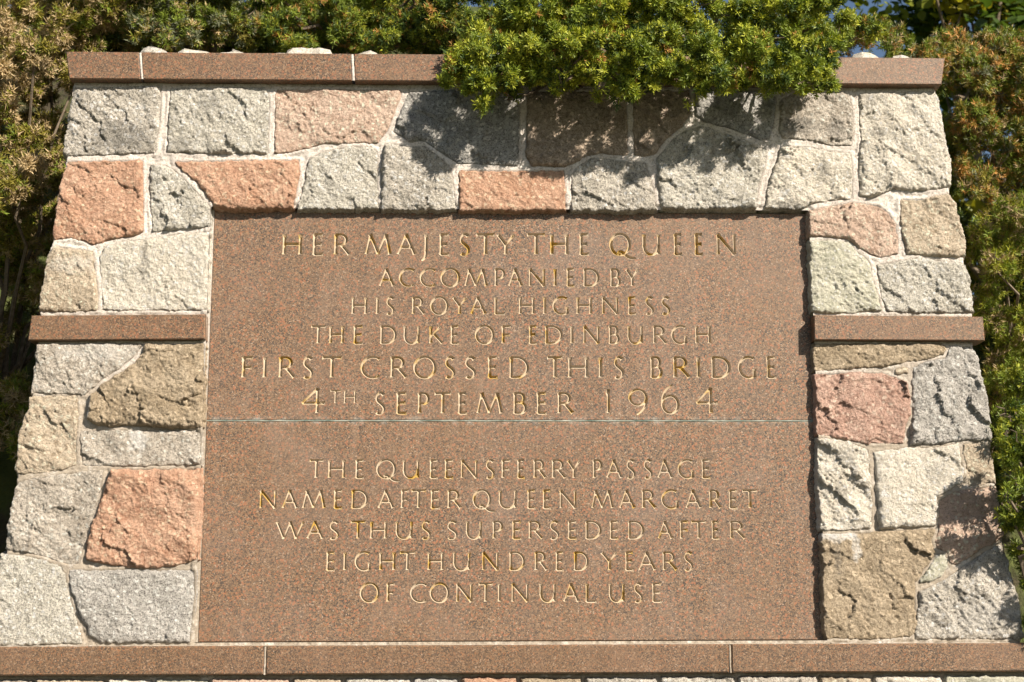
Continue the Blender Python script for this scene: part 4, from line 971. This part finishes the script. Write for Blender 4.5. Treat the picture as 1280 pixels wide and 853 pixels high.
TOT += k
tl = [(1262,520,-.02,20),(1275,480,.0,24),(1258,570,-.19,18),(1280,560,-.2,24),(1268,600,-.14,20),(1262,640,-.15,15),(1272,660,-.11,18),(1288,640,-.17,26),(1270,690,-.06,14),(1292,700,-.05,24),
      (1300,600,-.1,36),(1310,660,-.1,36),(1320,730,-.1,30),(1305,500,.05,36),(1286,725,-.03,12),(1258,618,-.2,10),(1330,560,-.05,36),(1255,545,-.06,10), (1300,780,-.05,26), (1320,820,-.05,30)]
_, k = bush(P(1330, 800, .1), cl(tl), 'low green gorse bush pushing out in front of the wall at its lower right edge', [(5, GREEN), (3, LIME*.85), (2, DEEP)], 11, dens=.75, size=.0195, nn=12, stems=12, wid=.135, tri=False)
TOT += k
# the hedge goes on along the bank on both sides of the picture
def copy_bush(src_label, off, label):
    src = [o for o in COL.objects if o.get('label') == src_label][0]
    c = src.copy(); COL.objects.link(c); c.location = src.location+Vector(off); c['label'] = label
    for ch in [o for o in COL.objects if o.parent == src]:
        d = ch.copy(); COL.objects.link(d); d.parent = c
LB = 'large mottled gorse bush left of the wall, partly dead and straw coloured'
RB = 'gorse bush with browning orange tips behind the top right corner of the wall'
RG = 'green gorse bush with a withered brown patch beside the right band stone'
for l_, o_, t_ in ((LB, (-.95, .22, .0), 'second mottled gorse bush along the bank, cut by the left edge of the picture'),
                   (LB, (-1.9, .30, -.1), 'far mottled gorse bush on the bank beyond the left edge of the picture'),
                   (RB, (.62, .22, .05), 'second orange tipped gorse bush, cut by the right edge of the picture'),
                   (RB, (1.3, .30, .0), 'far orange tipped gorse bush on the bank beyond the right edge'),
                   (RG, (.55, .20, .0), 'second green gorse bush low on the bank, cut by the right edge'),
                   (RG, (1.15, .25, .05), 'far green gorse bush low on the bank beyond the right edge')):
    copy_bush(l_, o_, t_)

# broadleaf trees beyond the bank on the right
def tree(base, top, spread, label, seed, n_cl, per, cols, lsz):
    rng = np.random.default_rng(seed); r2 = random.Random(seed)
    root = empty('broadleaf_tree', tuple(base), label, 'tree', 'trees beyond the bank')
    base = np.array(base, float); tp = base+np.array([0, 0, top])
    tr = wob(base, base+(tp-base)*.8, 7, .1, r2); Vt, Ft = tube(tr, top*.028, top*.008, 9)
    mesh_obj('trunk', Vt, Ft, M_BARK, root, smooth=True)
    Pp, Nn, Ss, Tt = [], [], [], []
    for i in range(n_cl):
        u = r2.uniform(.18, 1.); ang = r2.uniform(0, 2*math.pi); rad = spread*math.sin(math.pi*min(.97, u*.9+.08))**.7*r2.uniform(.25, 1)
        c = base+np.array([math.cos(ang)*rad, math.sin(ang)*rad, top*u])
        if i % 3 == 0:
            s = tr[min(6, int(u*5))]; v, f_ = tube(wob(s, c, 5, .12, r2), top*.008, top*.0015, 5); mesh_obj('limb', v, f_, M_BARK, root, smooth=True)
        n = per; d = rng.normal(size=(n, 3)); d /= np.linalg.norm(d, axis=1)[:, None]
        R_ = spread*r2.uniform(.16, .3)
        Pp.append(c+d*(R_*rng.uniform(.2, 1, n)**.5)[:, None]*np.array([1, 1, .7])); Nn.append(d*.4+np.array([.2, -.2, .8])+rng.normal(size=(n, 3))*.45)
        Ss.append(rng.uniform(.7, 1.2, n)*lsz); Tt.append(cols[rng.integers(len(cols))]*rng.uniform(.7, 1.3, (n, 1)))
    V, F, T_ = leaves(np.vstack(Pp), np.vstack(Nn), np.concatenate(Ss), np.vstack(Tt), rng)
    tag(mesh_obj('crown', V, F, M_BROAD, root, attrs={'tint': ('FLOAT_COLOR', T_)}), kind='stuff')
CT = [np.array((.11, .16, .02)), np.array((.19, .22, .025)), np.array((.30, .27, .03)), np.array((.06, .10, .02))]
tree((3.4, 4.6, 3.4), 3.0, 1.25, 'yellow green broadleaf tree above the right end of the coping', 51, 70, 110, CT, .075)
tree((5.3, 5.6, 3.4), 3.6, 1.5, 'darker broadleaf tree at the top right corner of the picture', 52, 80, 110, CT[:2]+CT[3:], .08)
